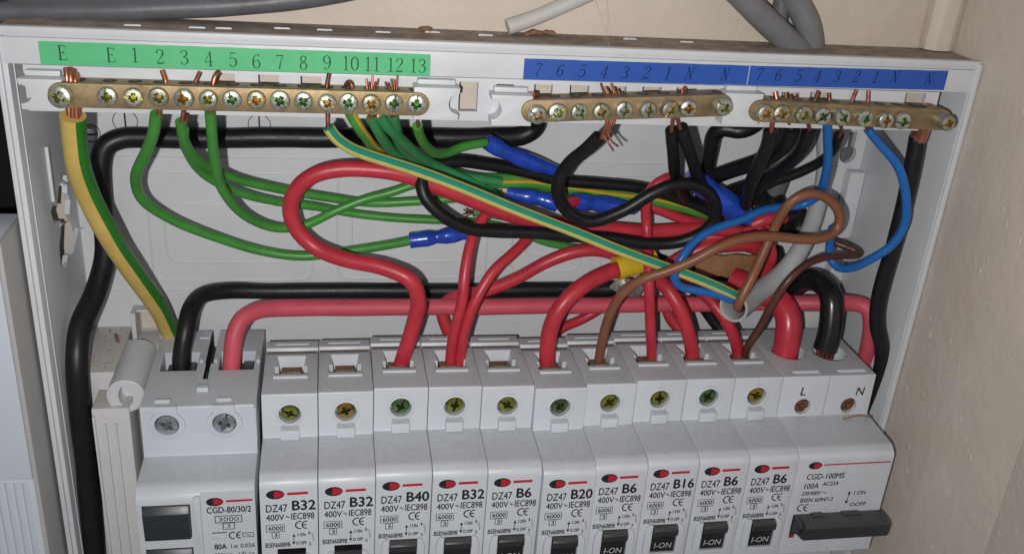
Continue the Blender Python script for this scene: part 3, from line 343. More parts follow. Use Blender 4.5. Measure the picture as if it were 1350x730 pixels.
def tube(g, pts, dia, m, seg=16, stripes=None, flat=1.0, taper=None, lump=0, hollow=0, step=1.2, smoothit=2, pinch=0):
    C = spline(pts, step)
    for _ in range(smoothit if len(C) > 4 else 0):
        C = [C[0]]+[(C[i-1]+C[i]*2+C[i+1])/4 for i in range(1, len(C)-1)]+[C[-1]]
    n = len(C); v = []; f = []; fm = []; last = None; ph = random.random()*9
    if smoothit and n > 12 and not taper:
        q1, q2, q3 = (random.uniform(.09, .2) for _ in range(3)); am = .14
        for i in range(3, n-3):
            k = min(1, (i-3)/8, (n-4-i)/8)*am
            C[i] = C[i]+Vector((math.sin(i*q1+ph), math.sin(i*q2+2*ph), math.sin(i*q3+3*ph)))*k
    tmax = max(taper) if taper else 1
    for i, c in enumerate(C):
        t = (C[min(i+1, n-1)]-C[max(i-1, 0)]).normalized()
        e1 = REF-t*REF.dot(t)
        if e1.length < .25 and last is not None: e1 = last-t*last.dot(t)
        e1.normalize(); last = e1; e2 = t.cross(e1)
        u = i/(n-1)
        if taper:
            q = u*(len(taper)-1); k = min(int(q), len(taper)-2); r = (taper[k]+(taper[k+1]-taper[k])*(q-k))/2
        else: r = dia/2
        for j in range(seg):
            a = 2*math.pi*(j+.5)/seg
            rr = r
            if lump: rr *= 1+.16*math.sin(3*a+i*.55+ph)+.12*math.sin(i*.9+ph*2)
            else: rr *= 1+.012*math.sin(i*.37+ph)+.01*math.sin(2*a+i*.21)
            fl1 = flat*((2*r/tmax)**.8 if pinch else 1)
            v.append(c+e1*(math.cos(a)*rr*fl1)+e2*(math.sin(a)*rr*(1.04 if pinch else 1)))
    for i in range(n-1):
        for j in range(seg):
            k = (j+1) % seg
            f.append((i*seg+j, i*seg+k, (i+1)*seg+k, (i+1)*seg+j))
            mm = m
            if stripes:
                ang = (360*(j+1)/seg+180) % 360-180
                for a0, a1, sm in stripes:
                    if a0 <= ang <= a1: mm = sm; break
            fm.append(mm)
    if hollow:
        # open end: an inner wall going back into the sheath
        o = len(v); back = min(14, n-2)
        for q in range(back+1):
            i = n-1-q
            ring = v[i*seg:(i+1)*seg]
            for p in ring: v.append(C[i]+(p-C[i])*(.80 if q else .84))
        for j in range(seg):
            k = (j+1) % seg
            f.append(((n-1)*seg+j, (n-1)*seg+k, o+k, o+j)); fm.append(m)
        for q in range(back):
            for j in range(seg):
                k = (j+1) % seg
                f.append((o+q*seg+j, o+q*seg+k, o+(q+1)*seg+k, o+(q+1)*seg+j)); fm.append(m)
        f.append([o+back*seg+j for j in range(seg)]); fm.append(m)
        f.append(list(range(seg-1, -1, -1))); fm.append(m)
    else:
        f.append(list(range(seg-1, -1, -1))); fm.append(m)
        f.append([(n-1)*seg+j for j in range(seg)]); fm.append(m)
    g.add([p[:] for p in v], f, fm); return g

# ------------------------------------------------------------------ lettering
FONTC = {}
def font_shape(t):
    if t not in FONTC:
        cu = bpy.data.curves.new('t', 'FONT'); cu.body = t; cu.resolution_u = 3; cu.fill_mode = 'FRONT'
        ob = bpy.data.objects.new('t', cu); COL.objects.link(ob)
        dg = bpy.context.evaluated_depsgraph_get(); dg.update()
        me = bpy.data.meshes.new_from_object(ob.evaluated_get(dg), depsgraph=dg)
        FONTC[t] = ([tuple(v.co[:2]) for v in me.vertices], [list(p.vertices) for p in me.polygons])
        bpy.data.objects.remove(ob); bpy.data.meshes.remove(me); bpy.data.curves.remove(cu)
    return FONTC[t]
def text(g, t, x0, x1, z0, z1, y, m='ink', slant=0, bold=0):
    v, f = font_shape(t)
    ax = min(p[0] for p in v); bx = max(p[0] for p in v); az = min(p[1] for p in v); bz = max(p[1] for p in v)
    for k, (dx, dz) in enumerate([(0, 0)]+([(bold, 0), (bold/2, bold/2), (bold/2, -bold/2)] if bold else [])):
        q = []
        for p in v:
            w = (p[1]-az)/(bz-az)
            q.append((x0+(x1-x0)*(p[0]-ax)/(bx-ax)+slant*w*(z1-z0)+dx, y-.004*k, z0+(z1-z0)*w+dz))
        g.add(q, f, m)
SERIF = {
 '1': [[(.3, 0, .1), (.3, 1, .1)], [(.1, .02, .05), (.5, .02, .05)], [(.12, .84, .04), (.3, .98, .07)]],
 '2': [[(.07, .73, .12), (.12, .9, .06), (.3, .98, .05), (.5, .86, .1), (.49, .66, .11), (.3, .4, .06), (.07, .07, .04)], [(.05, .05, .1), (.5, .05, .1), (.56, .2, .03)]],
 '3': [[(.08, .8, .11), (.15, .94, .05), (.3, .98, .05), (.47, .85, .1), (.45, .65, .09), (.22, .54, .04)], [(.22, .54, .04), (.48, .43, .09), (.52, .22, .11), (.35, .03, .05), (.16, .03, .05), (.06, .18, .11)]],
 '4': [[(.42, 0, .1), (.42, 1, .1)], [(.4, .98, .04), (.03, .3, .04)], [(.02, .29, .05), (.62, .29, .05)], [(.27, .02, .05), (.57, .02, .05)]],
 '5': [[(.12, .96, .08), (.52, .96, .08)], [(.13, .96, .04), (.1, .52, .04)], [(.1, .53, .04), (.3, .63, .05), (.5, .5, .1), (.54, .27, .11), (.4, .05, .06), (.2, .02, .05), (.05, .17, .11)]],
 '6': [[(.5, .84, .1), (.38, .98, .05), (.2, .86, .06), (.07, .58, .1), (.07, .3, .11), (.16, .06, .07), (.3, .01, .05), (.47, .1, .08), (.54, .3, .1), (.46, .5, .08), (.3, .57, .05), (.12, .42, .05)]],
 '7': [[(.05, .95, .08), (.56, .95, .08)], [(.06, .95, .04), (.04, .76, .03)], [(.55, .94, .04), (.36, .55, .06), (.25, 0, .11)]],
 '8': [[(.3, .98, .05), (.48, .86, .09), (.44, .66, .08), (.3, .54, .06), (.14, .66, .08), (.12, .86, .09), (.3, .98, .05)], [(.3, .54, .06), (.5, .4, .09), (.52, .18, .1), (.3, .01, .05), (.08, .18, .1), (.1, .4, .09), (.3, .54, .06)]],
 '0': [[(.3, .99, .05), (.5, .8, .1), (.54, .5, .11), (.5, .2, .1), (.3, .01, .05), (.1, .2, .1), (.06, .5, .11), (.1, .8, .1), (.3, .99, .05)]],
 'E': [[(.14, 0, .11), (.14, 1, .11)], [(.02, .97, .05), (.54, .97, .05)], [(.02, .03, .05), (.56, .03, .05)], [(.14, .52, .05), (.42, .52, .05)], [(.53, .98, .05), (.56, .76, .03)], [(.55, .02, .05), (.59, .26, .03)], [(.41, .4, .04), (.41, .64, .04)]],
 'N': [[(.12, 0, .05), (.12, 1, .05)], [(.56, 0, .05), (.56, 1, .05)], [(.1, 1, .11), (.56, 0, .11)], [(0, .02, .05), (.25, .02, .05)], [(0, .98, .05), (.16, .98, .05)], [(.42, .98, .05), (.7, .98, .05)]],
}
SERIF['9'] = [[(.6-x, 1-z, w) for x, z, w in st] for st in SERIF['6']]
def serif(g, t, cx, y, cz, h, m, slant=0, wide=.92):
    adv = .66; tot = adv*len(t)
    for i, ch in enumerate(t):
        for k, st in enumerate(SERIF[ch]):
            P = st
            if len(st) > 3:
                c = [(p[0], p[1], p[2]) for p in st]; P = [tuple(q) for q in spline([Vector(p) for p in c], .06)]
            pts = []
            for p in P:
                lx = (i*adv-tot/2+p[0]+.03)*wide; lz = p[1]-.5
                pts.append((cx+(lx+slant*lz)*h, y-.003*k, cz+lz*h, p[2]*h*.92))
            g.stroke(pts, m)

# ================================================================== THE SETTING
WY = -24.0                                        # the wall above the box
g = G(); g.box(-30, 262.2, WY, WY+20, 111.2, 420, 'cream_paint', .6)
tag(g.build('wall', None, (110, WY, 112)), 'cream painted wall above the box', None, kind='structure')
g = G(); g.box(262.4, 280, -108.4, 30, -300, 420, 'side_paint', .5)
tag(g.build('side_wall', None, (262.4, 0, 0)), 'cream painted side wall close against the right edge of the box', None, kind='structure')
g = G(); g.box(262.0, 280, -420, -109.3, -300, 420, 'side_paint', .6)
tag(g.build('side_wall', None, (262, -109, 0)), 'nearer stretch of cream side wall past the vertical joint', None, kind='structure')
g = G()
random.seed(3)
for k in range(46):                               # blobs and pimples in the paint
    y = random.uniform(-105, -42); z = random.uniform(-60, 120); r = random.uniform(.35, .9)
    g.lathe((0, 0, 0), [(r, 0), (r*.8, -.18*r-.05), (.001, -.3*r-.05)], 'side_paint', 9)
    n = 27; a = len(g.v)-n
    for i in range(a, len(g.v)):
        x_, y_, z_ = g.v[i]; g.v[i] = (262.42+y_*.9, y+x_, z+z_*1.5)
tag(g.build('paint_blobs', None, (262.4, -60, 30)), 'small lumps dried into the paint of the side wall', None, kind='stuff')
g = G(); g.prism([(251.5, WY-.01), (262, WY-.01), (262, WY-4.5), (259, WY-6.2), (254.2, WY-6.2), (251.5, WY-4)], 'z', 112.8, 420, 'cream_paint', .5)
tag(g.build('trunking', None, (257, WY, 113)), 'cream painted vertical trunking strip in the wall corner above the box', 'trunking')
g = G(); g.box(-37, -28.1, 5.5, 30, -4, 70, 'cream_paint')
tag(g.build('plaster_reveal', None, (-28.5, 0, 30)), 'cream plaster seen through the broken hole in the left side of the box', None, kind='structure')
g = G(); g.box(-500, 263, 31, 40, -400, 430, 'gap_shade')  # black sheet added where the gap is only unlit
tag(g.build('gap_shade_sheet', None, (-100, 31, 0)), 'added black sheet standing for the shade behind the box', None, kind='structure')

# ------------------------------------------------------------------ the box
F = -45.0; BX = (0, 8, -130)
box = thing('consumer_unit_box', 'open white plastic consumer unit box with dusty brown top and mass of wires inside', 'fuse box', BX)
g = G(); g.box(-28, 261.4, F+.4, 7.6, 110.2, 112.2, 'white_plastic', .5); g.build('top_wall', box, BX)
g = G(); g.box(-27.6, 261.0, F+.9, 7.4, 112.25, 112.55, 'dusty_plastic'); g.build('dust_layer', box, BX)['kind'] = 'stuff'
g = G(); g.box(-28.2, 261.6, F, F+3, 110.9, 112.9, 'white_plastic', .55)
g.box(-27.6, 261, F+.9, F+2.5, 110.0, 110.9, 'white_plastic')
g.build('top_rim', box, BX)
g = G(); g.box(-27.4, 260.6, F, F+2, 102.9, 110.1, 'white_plastic', .35); g.build('label_rail', box, BX)
me = G().box(-22.5, 250, F+.5, F+2.6, 89.9, 102.7, 'white_plastic', .3).mesh('terminal_rail', BX)
c = G()
for a, b in SLOTS: c.box(a[0], b[0], F-3, F+8, min(a[2], b[2]), max(a[2], b[2]), 'white_plastic')
put('terminal_rail', cut(me, c.mesh('c', BX)), box)
g = G()                                            # side walls
hole = [(-21.5, 51), (-18, 52.5), (-15.5, 50.5), (-12, 54), (-7, 56), (-3, 54.5), (-4.5, 50), (-2.5, 47), (-5, 44), (-1, 40), (2.5, 36.5), (-2, 34.5), (-7, 33), (-11, 34.5), (-15, 32.5), (-19, 35), (-18, 40), (-15, 43), (-13.5, 45.5), (-16, 46.5), (-19, 46)]
hole = [(-9.5+(y+9.5)*1.22, 43.5+(z-43.5)*1.2) for y, z in hole]
me = G().box(-27.6, -26, F+.3, 7.7, -130, 110.1, 'white_plastic', .3).mesh('side_wall_panel', BX)
c = G().prism(hole, 'x', -31, -24, 'white_plastic')
lw = put('side_wall_panel', cut(me, c.mesh('c', BX)), box); lw['label'] = 'left side with a jagged broken hole'
g = G(); g.box(-28.7, -27.3, F-1.0, F+1.6, -130, 112.0, 'white_plastic', .35); g.box(-26.7, -25.75, F+5, F+5.6, -130, 109, 'white_plastic', .15)
g.box(-26.1, -25.1, -21.7, -20.2, 55, 72.5, 'white_plastic', .2); g.build('front_lip', box, BX)
g = G()                                            # torn flaps at the broken hole
for k, (y, z, dy, dz) in enumerate([(-3.5, 55, 2.6, 2), (-10, 57, 2.6, -2.2), (3.5, 35, 2.2, 1.8), (-19, 32, 2.2, 1.6), (-17, 45, 1.6, 1.4), (-6, 31, 2.6, 1.6)]):
    g.add([(-26, y, z), (-26.3, y+dy, z+.3), (-23.8-k*.2, y+dy*.6, z+dz*.6), (-24.8, y+.4, z+dz*.7), (-26.4, y, z-.6), (-26.6, y+dy, z-.3)], [(0, 1, 2, 3), (0, 3, 4), (4, 3, 2, 5), (5, 2, 1)], 'white_plastic')
g.build('torn_edge', box, BX, smooth=0)
g = G(); g.box(259.7, 261.3, F+.3, 7.7, -130, 110.1, 'white_plastic', .3); g.build('side_wall_panel', box, BX)
g = G(); g.box(260.0, 261.9, F-.6, F+1.2, -130, 112.0, 'white_plastic', .4); g.build('front_lip', box, BX)
g = G()                                            # back with moulded rectangles, key hole, square knock-out
me = G().box(-26, 259.6, 7.0, 9.5, -130, 110.1, 'white_plastic').mesh('back_panel', BX)
for c in (G().cyl((253.2, 4, 65.6), 'y', 3.4, 8, 'white_plastic'), G().box(252.2, 255.2, 4, 12, 66, 74.6, 'white_plastic'), G().box(-9.6, -2.2, 4, 12, -5.5, 4.2, 'white_plastic')):
    me = cut(me, c.mesh('c', BX))
bk = put('back_panel', me, box)
g = G()
def outline(x0, x1, z0, z1, r=4, w=.9):
    P = []
    for cx, cz, a0 in ((x1-r, z1-r, 0), (x0+r, z1-r, 90), (x0+r, z0+r, 180), (x1-r, z0+r, 270)):
        for k in range(7):
            a = math.radians(a0+15*k); P.append((cx+r*math.cos(a), cz+r*math.sin(a)))
    tube(g, [(p[0], 7.05, p[1]) for p in P+P[:1]], w, 'white_plastic', 8, step=3, smoothit=0)
for r_ in ((-3.2, 52, 14.8, 55.3), (1.8, 47, 22, 43.5), (61, 115.5, 15.3, 55.3), (66, 110, 22, 48), (125, 152, 17.5, 55.8), (130, 147, 24, 48), (160, 208, 15, 56), (214, 246, 15, 56), (219, 241, 22, 48)): outline(*r_)
g.box(-22, 256, 6.5, 7.02, 10.6, 11.2, 'white_plastic'); g.box(-22, 256, 6.5, 7.02, 60.4, 60.9, 'white_plastic')
g.build('moulded_ribs', box, BX)
g = G()
for cx, cz, r in ((-8, 72.8, 4.0), (-19.3, 68.5, 3.2), (35, 72.5, 3.8)):
    g.lathe((cx, 6.98, cz), [(r, 0), (r, -.12), (r-.25, -.12), (r-.25, 0)], 'ink', 30)  # dark outline drawn for the shadow in the knock-out's gap
    g.box(cx-.25, cx+.25, 6.7, 6.98, cz-r+.6, cz+r-.6, 'ink')
g.build('knockout_gap_shade', box, BX)
g = G(); g.lathe((-19.3, 6.9, 68.5), [(2.6, 0), (2.6, -.6), (1.9, -1.3), (.01, -1.5)], 'zinc_silver', 18); g.box(-21.3, -17.3, 5.2, 6, 68.2, 68.8, 'dark_inside'); g.build('fixing_screw', box, BX)
g = G()                                            # raised frame of the square knock-out
g.box(-11.2, -9.6, 0, 7, -7, 5.2, 'chassis_plastic', .2); g.box(-2.2, -1, 1, 7, -7, 5.2, 'chassis_plastic', .2); g.box(-9.6, -2.2, 1, 7, -7.2, -5.4, 'chassis_plastic', .2); g.box(-9.6, -2.2, 3, 7, 4.2, 5.2, 'chassis_plastic', .2)
g.build('knockout_frame', box, BX)
g = G(); g.box(-10, -2, 10, 10.8, -6, 5, 'cream_paint'); g.build('knockout_backing', box, BX)
g = G(); g.box(248, 259, 13, 14, 60, 78, 'cable_grey'); g.build('keyhole_backing', box, BX)
g = G(); g.box(253.4, 259.5, 2.2, 6.9, 33, 60, 'white_plastic', .5); g.build('side_block', box, BX)
g = G(); g.box(253.8, 259.5, 1.6, 6.9, 11, 31, 'white_plastic', .5); g.build('side_block', box, BX)
g = G(); g.box(-22, 249.5, F+8, F+9, 91, 102.6, 'cream_paint'); g.build('rail_backing', box, BX)
# the moulded carrier that holds the breakers
g = G(); g.box(-25.6, -12.2, -26, 6.9, -130, -3.2, 'chassis_plastic', .5); g.box(-12.1, -6.3, -26, -9, -130, -3.6, 'chassis_plastic', .4)
g.prism([(-17.8, -38.5), (-6.2, -38.5), (-6.2, -26.1), (-17.8, -26.1)], 'z', -130, -9.5, 'chassis_plastic', .5)
for x in (-17.6, -14.4, -11.2): g.box(x, x+.8, -39.6, -38.4, -130, -12 if x < -15 else -15, 'chassis_plastic', .25)
g.build('carrier_ledge', box, BX)
g = G(); g.box(-5, 258, -6.5, 6.8, -130, -16, 'chassis_plastic', .5); g.box(251.5, 259.2, -30, -6.6, -130, -12, 'chassis_plastic', .5)
g.prism([(253.2, -6.6), (259, -6.6), (259, 6.8), (253.2, 6.8)], 'z', -4.4, 9, 'chassis_plastic', .6)
g.cyl((256.2, -22, -11.9), 'z', 3.2, 4.5, 'chassis_plastic', 20); g.box(244, 252, -3, 6.8, -4.4, 3.5, 'chassis_plastic', .6)
g.build('carrier_ledge', box, BX)
post = G().lathe((-7.2, 0, -6.2), [(.01, -9), (6.0, -9), (6.0, -36.6), (5.6, -37), (5.0, -37), (4.9, -36.6), (.01, -36.6)], 'white_plastic', 40).mesh('cover_post', BX)
put('cover_post', cut(post, G().prism([(-7.2+2.3*math.cos(a*math.pi/12)*1.0, -6.2+3.9*math.sin(a*math.pi/12)) for a in range(24)], 'y', -40, -31, 'white_plastic').mesh('c', BX)), box)
g = G(); g.box(-13.6, -.9, -9, -1, -11, -4.4, 'white_plastic', .4); g.build('post_block', box, BX)
# label strips
def strip(name, x0, x1, z00, z01, z10, z11, m, marks, h, ink, slant, lab):
    gs = G(); y = F-.12
    n = 24; v = []; f = []
    for i in range(n+1):
        t = i/n; x = x0+(x1-x0)*t; zb = z00+(z10-z00)*t+random.uniform(-.06, .06); zt = z01+(z11-z01)*t+random.uniform(-.05, .05)
        v += [(x, y, zb), (x, y, zt), (x, F-.01, zb), (x, F-.01, zt)]
    for i in range(n):
        a = 4*i; b_ = a+4
        f += [(a, b_, b_+1, a+1), (a+1, b_+1, b_+3, a+3), (b_, a, a+2, b_+2)]
    f += [(0, 1, 3, 2), (4*n, 4*n+2, 4*n+3, 4*n+1)]
    gs.add(v, f, m); st = gs.build(name, box, BX, smooth=0); st['label'] = lab
    gl = G()
    for t, p in marks: serif(gl, t, p[0], y-.03, p[2], h, ink, slant)
    gl.build('lettering', st, BX, smooth=0)
strip('label_strip', -17.6, 86.9, 103.0, 109.2, 103.0, 109.2, 'label_green', MARKS['green'], 4.0, 'ink_green', 0, 'green strip reading E E 1 to 13')
strip('label_strip', 114.2, 183.8, 102.9, 109.0, 103.1, 109.2, 'label_blue', MARKS['blue'], 3.7, 'ink_blue', .2, 'left blue strip reading 7 to 1 N N')
strip('label_strip', 184.1, 250.6, 103.1, 109.2, 103.5, 109.7, 'label_blue', MARKS['blue2'], 3.7, 'ink_blue', .2, 'right blue strip reading 7 to 1 N N')

# ------------------------------------------------------------------ screws (shared meshes)
def screw_mesh(name, r, m, mr, head=1.6, slot=True):
    a = G().lathe((0, 0, 0), [(.01, 0.4), (r, .4), (r, -head*.55), (r*.93, -head*.85), (r*.72, -head), (.01, -head*1.02)], m, 26).mesh(name)
    c = G()
    for ang in (0, 90):
        ca, sa = math.cos(math.radians(ang)), math.sin(math.radians(ang))
        def q(u, w_, y): return (u*ca-w_*sa, y, u*sa+w_*ca)
        L_, w_, w2 = r*.62, r*.24, r*.12
        v = [q(-L_, -w_, -head*1.3), q(L_, -w_, -head*1.3), q(L_, w_, -head*1.3), q(-L_, w_, -head*1.3), q(-L_*.35, -w2, .2), q(L_*.35, -w2, .2), q(L_*.35, w2, .2), q(-L_*.35, w2, .2)]
        c = G().solid(v, [(0, 1, 2, 3), (7, 6, 5, 4), (0, 4, 5, 1), (1, 5, 6, 2), (2, 6, 7, 3), (3, 7, 4, 0)], mr)
        a = cut(a, c.mesh('c'))
    if slot:
        a = cut(a, G().box(-r*1.1, r*1.1, -head*1.3, -head*.55, -r*.1, r*.1, mr).mesh('c'))
    a = cut(a, G().cyl((0, -head*1.3, 0), 'y', r*.40, head*.9, mr, 12, r2=r*.14).mesh('c'))
    return a
SC = [screw_mesh('terminal_screw', 2.6, h, 'chromate_'+c, hd) for h, c, hd in (('zinc', 'yellow', 1.6), ('zinc', 'green', 1.3), ('zinc_tarnished', 'gold', 1.6), ('zinc_tarnished', 'yellow', 1.4), ('zinc', 'gold', 1.9))]
SB = [screw_mesh('terminal_screw', 2.85, 'chromate_'+c, 'chromate_recess_shade', 1.2) for c in ('yellow', 'gold', 'green')]
SR = screw_mesh('terminal_screw', 3.5, 'zinc_silver', 'zinc_recess_shade', 1.5)
SM = screw_mesh('terminal_screw', 2.7, 'rust_copper', 'rust_copper', 1.2)

# ------------------------------------------------------------------ terminal bars
def bar(label, x0, z0, x1, z1, screws, holes, big=None):
    o = (x0, -48, z0)
    t = thing('terminal_bar', label, 'terminal bar', o, 'brass terminal bars under the label strips')
    R_ = 3.35; ang = math.atan2(z1-z0, x1-x0)
    P = [(x0+R_+R_*math.cos(a), z0+R_*math.sin(a)) for a in [math.radians(90+15*k) for k in range(13)]]
    L_ = math.hypot(x1-x0, z1-z0)
    P += [(x0+L_-R_+R_*math.cos(a), z0+R_*math.sin(a)) for a in [math.radians(-90+15*k) for k in range(13)]]
    def rot(p): dx, dz = p[0]-x0, p[1]-z0; return (x0+dx*math.cos(ang)-dz*math.sin(ang), z0+dx*math.sin(ang)+dz*math.cos(ang))
    me = G().prism([rot(p) for p in P], 'y', -51.6, -44.6, 'brass', .35, 35).mesh('bar', o)
    c = G()
    for x, r in holes: c.cyl((x, -47.6, z0-9+(z1-z0)*(x-x0)/(x1-x0)), 'z', r, 18, 'dark_inside', 14)
    put('bar', cut(me, c.mesh('c', o)), t)
    for k, p in enumerate(screws):
        big_ = big is not None and k == big
        s = put('terminal_screw', random.choice(SC), t, None)
        s.location = Vector((p[0]-o[0], p[1]-o[1], p[2]-o[2]))*S
        s.rotation_euler = (random.uniform(-.1, .1), random.uniform(0, 6.28), random.uniform(-.1, .1))
        k_ = 1.16 if big_ else random.uniform(.95, 1.05); s.scale = (k_, k_, k_)
        s.location.y -= random.uniform(-.25, .35)*S
        # threaded shank standing proud of the bar
        d = -51.2-p[1]
        if d > 1.0:
            g2 = G(); g2.cyl((p[0], p[1], p[2]), 'y', 2.35, d, 'zinc', 18); g2.build('screw_shank', t, o)
    return t
E = SCREWS['E']; N1 = SCREWS['N1']; N2 = SCREWS['N2']
be = bar('long brass earth bar with fifteen screws under the green strip', -15.2, 96.4, 86.4, 96.3, [SCREWS['E0']]+E, [(p[0], 1.9) for p in E]+[(-9, 3.0)], 0)
b1 = bar('brass neutral bar under the left blue strip', 113.2, 94.9, 177.6, 98.5, N1, [(p[0], 1.9) for p in N1], None)
b2 = bar('brass neutral bar under the right blue strip, its last screw sticking far out', 183.4, 97.0, 251.4, 95.4, N2, [(p[0], 1.9) for p in N2[:-1]]+[(241, 2.9)], None)
# white clips that carry the bars (parts of the box)
def clip(x0, x1, z0, z1, notch, y0=-50.6):
    zc = (z0+z1)/2; h = (z1-z0)/2*.62
    N_ = [(-1*(3.0*math.cos(a)), h*math.sin(a)) for a in [math.radians(-90+15*k) for k in range(13)]]
    if notch == 'l': P = [(x1, z0), (x1, z1), (x0, z1)]+[(x0+.2-n[0]*1.0, zc-n[1]) for n in N_]+[(x0+.4, z0)]
    else: P = [(x0, z1), (x0, z0), (x1-.4, z0)]+[(x1-.2+n[0]*1.0, zc+n[1]) for n in N_]+[(x1, z1)]
    g = G(); g.prism(P, 'y', y0, F+.6, 'white_plastic', .25, 40)
    g.box(x0+1.2, x1-1, F-2.2, F+.6, z1, z1+1.5, 'white_plastic', .4)
    g.build('bar_clip', box, BX)
clip(-22.6, -11.5, 92.0, 100.3, 'l'); clip(82.0, 95.2, 91.6, 101.0, 'r'); clip(104.3, 116.5, 90.4, 99.4, 'l'); clip(175.5, 187.6, 92.2, 101.9, 'r')

# ------------------------------------------------------------------ breakers
def fillet(pts, r, n=5):
    out = []
    for i, p in enumerate(pts):
        rr = p[2] if len(p) > 2 else r
        if rr <= 0: out.append((p[0], p[1])); continue
        a = Vector(pts[i-1][:2]); b = Vector(p[:2]); c = Vector(pts[(i+1) % len(pts)][:2])
        d1 = (a-b).normalized(); d2 = (c-b).normalized()
        rr = min(rr, (a-b).length*.45, (c-b).length*.45)
        for k in range(n+1):
            t = k/n; q = b+d1*rr*(1-t)**2+d2*rr*t**2; out.append((q.x, q.y))
    return out
def logo(g, cx, cz, y, hw, hh, x1, lw):
    n = 26
    g.add([(cx+hw*math.cos(2*math.pi*k/n), y, cz+hh*math.sin(2*math.pi*k/n)) for k in range(n)], [list(range(n))], 'ink')
    g.add([(cx-hw*.15, y-.02, cz+hh*.72), (cx-hw*.15, y-.02, cz-hh*.72), (cx+hw*.45, y-.02, cz-hh*.62), (cx+hw*1.12, y-.02, cz), (cx+hw*.45, y-.02, cz+hh*.62)], [(0, 1, 2, 3, 4)], 'ink_red')
    g.stroke([(cx+hw*1.3, y, cz+.1, lw), (x1, y, cz+.2, lw)], 'ink_red')
def rect(g, x0, x1, z0, z1, y, w_, m='ink'):
    g.stroke([(x0, y, z0, w_), (x1, y, z0, w_)], m); g.stroke([(x0, y, z1, w_), (x1, y, z1, w_)], m)
    g.stroke([(x0, y-.003, z0, w_), (x0, y-.003, z1, w_)], m); g.stroke([(x1, y-.003, z0, w_), (x1, y-.003, z1, w_)], m)
def ce(g, x0, x1, z0, z1, y, w_):
    r = (z1-z0)/2; cz = (z0+z1)/2
    for k, cx in enumerate((x0+r*.95, x1)):
        g.stroke([(cx+r*.95*math.cos(math.radians(a)), y, cz+r*math.sin(math.radians(a)), w_) for a in range(62, 299, 15)] if k == 0 else
                 [(cx-.1+r*.95*math.cos(math.radians(a)), y, cz+r*math.sin(math.radians(a)), w_) for a in range(80, 281, 15)], 'ink')
    g.stroke([(x1-r*.9, y, cz, w_), (x1-.15, y, cz, w_)], 'ink')
def arrow(g, x0, z0, x1, z1, y, w_, hd):
    a = Vector((x0, z0)); b = Vector((x1, z1)); d = (b-a).normalized(); n = Vector((-d.y, d.x))
    g.stroke([(x0, y, z0, w_), (x1, y, z1, w_)], 'ink')
    for p, s in ((a, 1), (b, -1)):
        q = [p-d*s*hd*.3, p+d*s*hd+n*hd*.62, p+d*s*hd-n*hd*.62]
        g.add([(t.x, y-.004, t.y) for t in q], [(0, 1, 2)], 'ink')

NF = -68.0; NT = -17.3                             # nose front, nose top edge
prof = fillet([(-10.4, 0, .3), (-15.6, 0, .2), (-16.0, -1.2, 0), (-19.4, -1.2, 0), (-19.8, 0, .2), (-46.4, 0, .7), (-46.9, -16.1, .5), (-64.6, -17.0, 1.2), (NF, -19.2, 2.2), (NF, -61.5, .9), (-47, -63.6, .4), (-46.6, -82, .5), (-10.4, -82, .3)], .4)
W_ = 17.75
def breaker_body(seed):
    me = G().prism(prof, 'x', .12, .12+W_, 'breaker_plastic', .28, 40).mesh('body')
    cx = 9.0
    c = G()
    # terminal mouth: tapering funnel, its rear wall leaning back
    v = [(cx-4.9, -21.2, .6), (cx+4.9, -21.2, .6), (cx+3.9, -33.2, .6), (cx-3.9, -33.2, .6), (cx-3.6, -22.6, -6), (cx+3.6, -22.6, -6), (cx+3.6, -33.2, -6), (cx-3.6, -33.2, -6)]
    c.solid(v, [(0, 1, 2, 3), (7, 6, 5, 4), (0, 4, 5, 1), (1, 5, 6, 2), (2, 6, 7, 3), (3, 7, 4, 0)], 'breaker_plastic')
    me = cut(me, c.mesh('c'))
    me = cut(me, G().box(cx-5.4, cx-3, -34.6, -28.5, -4, .6, 'breaker_plastic').mesh('c'))
    me = cut(me, G().box(cx+3, cx+5.4, -34.6, -28.5, -4, .6, 'breaker_plastic').mesh('c'))
    me = cut(me, G().cyl((cx, -50, -7.4), 'y', 3.55, 7.5, 'breaker_plastic', 28).mesh('c'))
    me = cut(me, G().box(cx-.16, cx+.16, -50, -46.2, -13, -.6, 'breaker_plastic').mesh('c'))      # mould line
    me = cut(me, G().box(cx-4, cx+5, NF-2, NF+4.2, -44.5, -58.2+.01, 'breaker_plastic').mesh('c'))  # toggle window, filled by the toggle block
    me = cut(me, G().box(3.4, 14.6, -14.2, -12.6, -.35, .6, 'breaker_plastic').mesh('c'))
    return me
BODY = breaker_body(0)
FRAME = G()
def wing(x0, x1, xi):
    FRAME.prism(fillet([(x0, -46.6), (x0+(x1-x0)*.35, -44.0), (xi, -43.6), (xi, -57.4), (x0+(x1-x0)*.45, -57.2), (x0, -55.0)], 1.2), 'y', NF-1.5, NF+.3, 'breaker_plastic', .35, 40)
wing(2.1, 4.6, 4.7); wing(16.4, 13.9, 13.8)
FRAME.box(4.6, 13.9, NF-1.1, NF+.2, -57.3, -56.2, 'breaker_plastic', .25)
FRAME = FRAME.mesh('toggle_frame')
TOG = G(); TOG.prism([(NF+4.1, -44.6), (NF+.5, -44.6), (NF-.4, -50), (NF-.2, -56), (NF+4.1, -58.1)], 'x', 4.85, 13.8, 'drum_black', .2)
TOG.prism([(NF+1.4, -44.75), (NF-1.8, -44.9), (NF-2.5, -45.6), (NF-2.3, -47.9), (NF-.2, -49.0), (NF+1.4, -49.1)], 'x', 4.95, 13.7, 'toggle_black', .35, 30)
TOG = TOG.mesh('toggle')
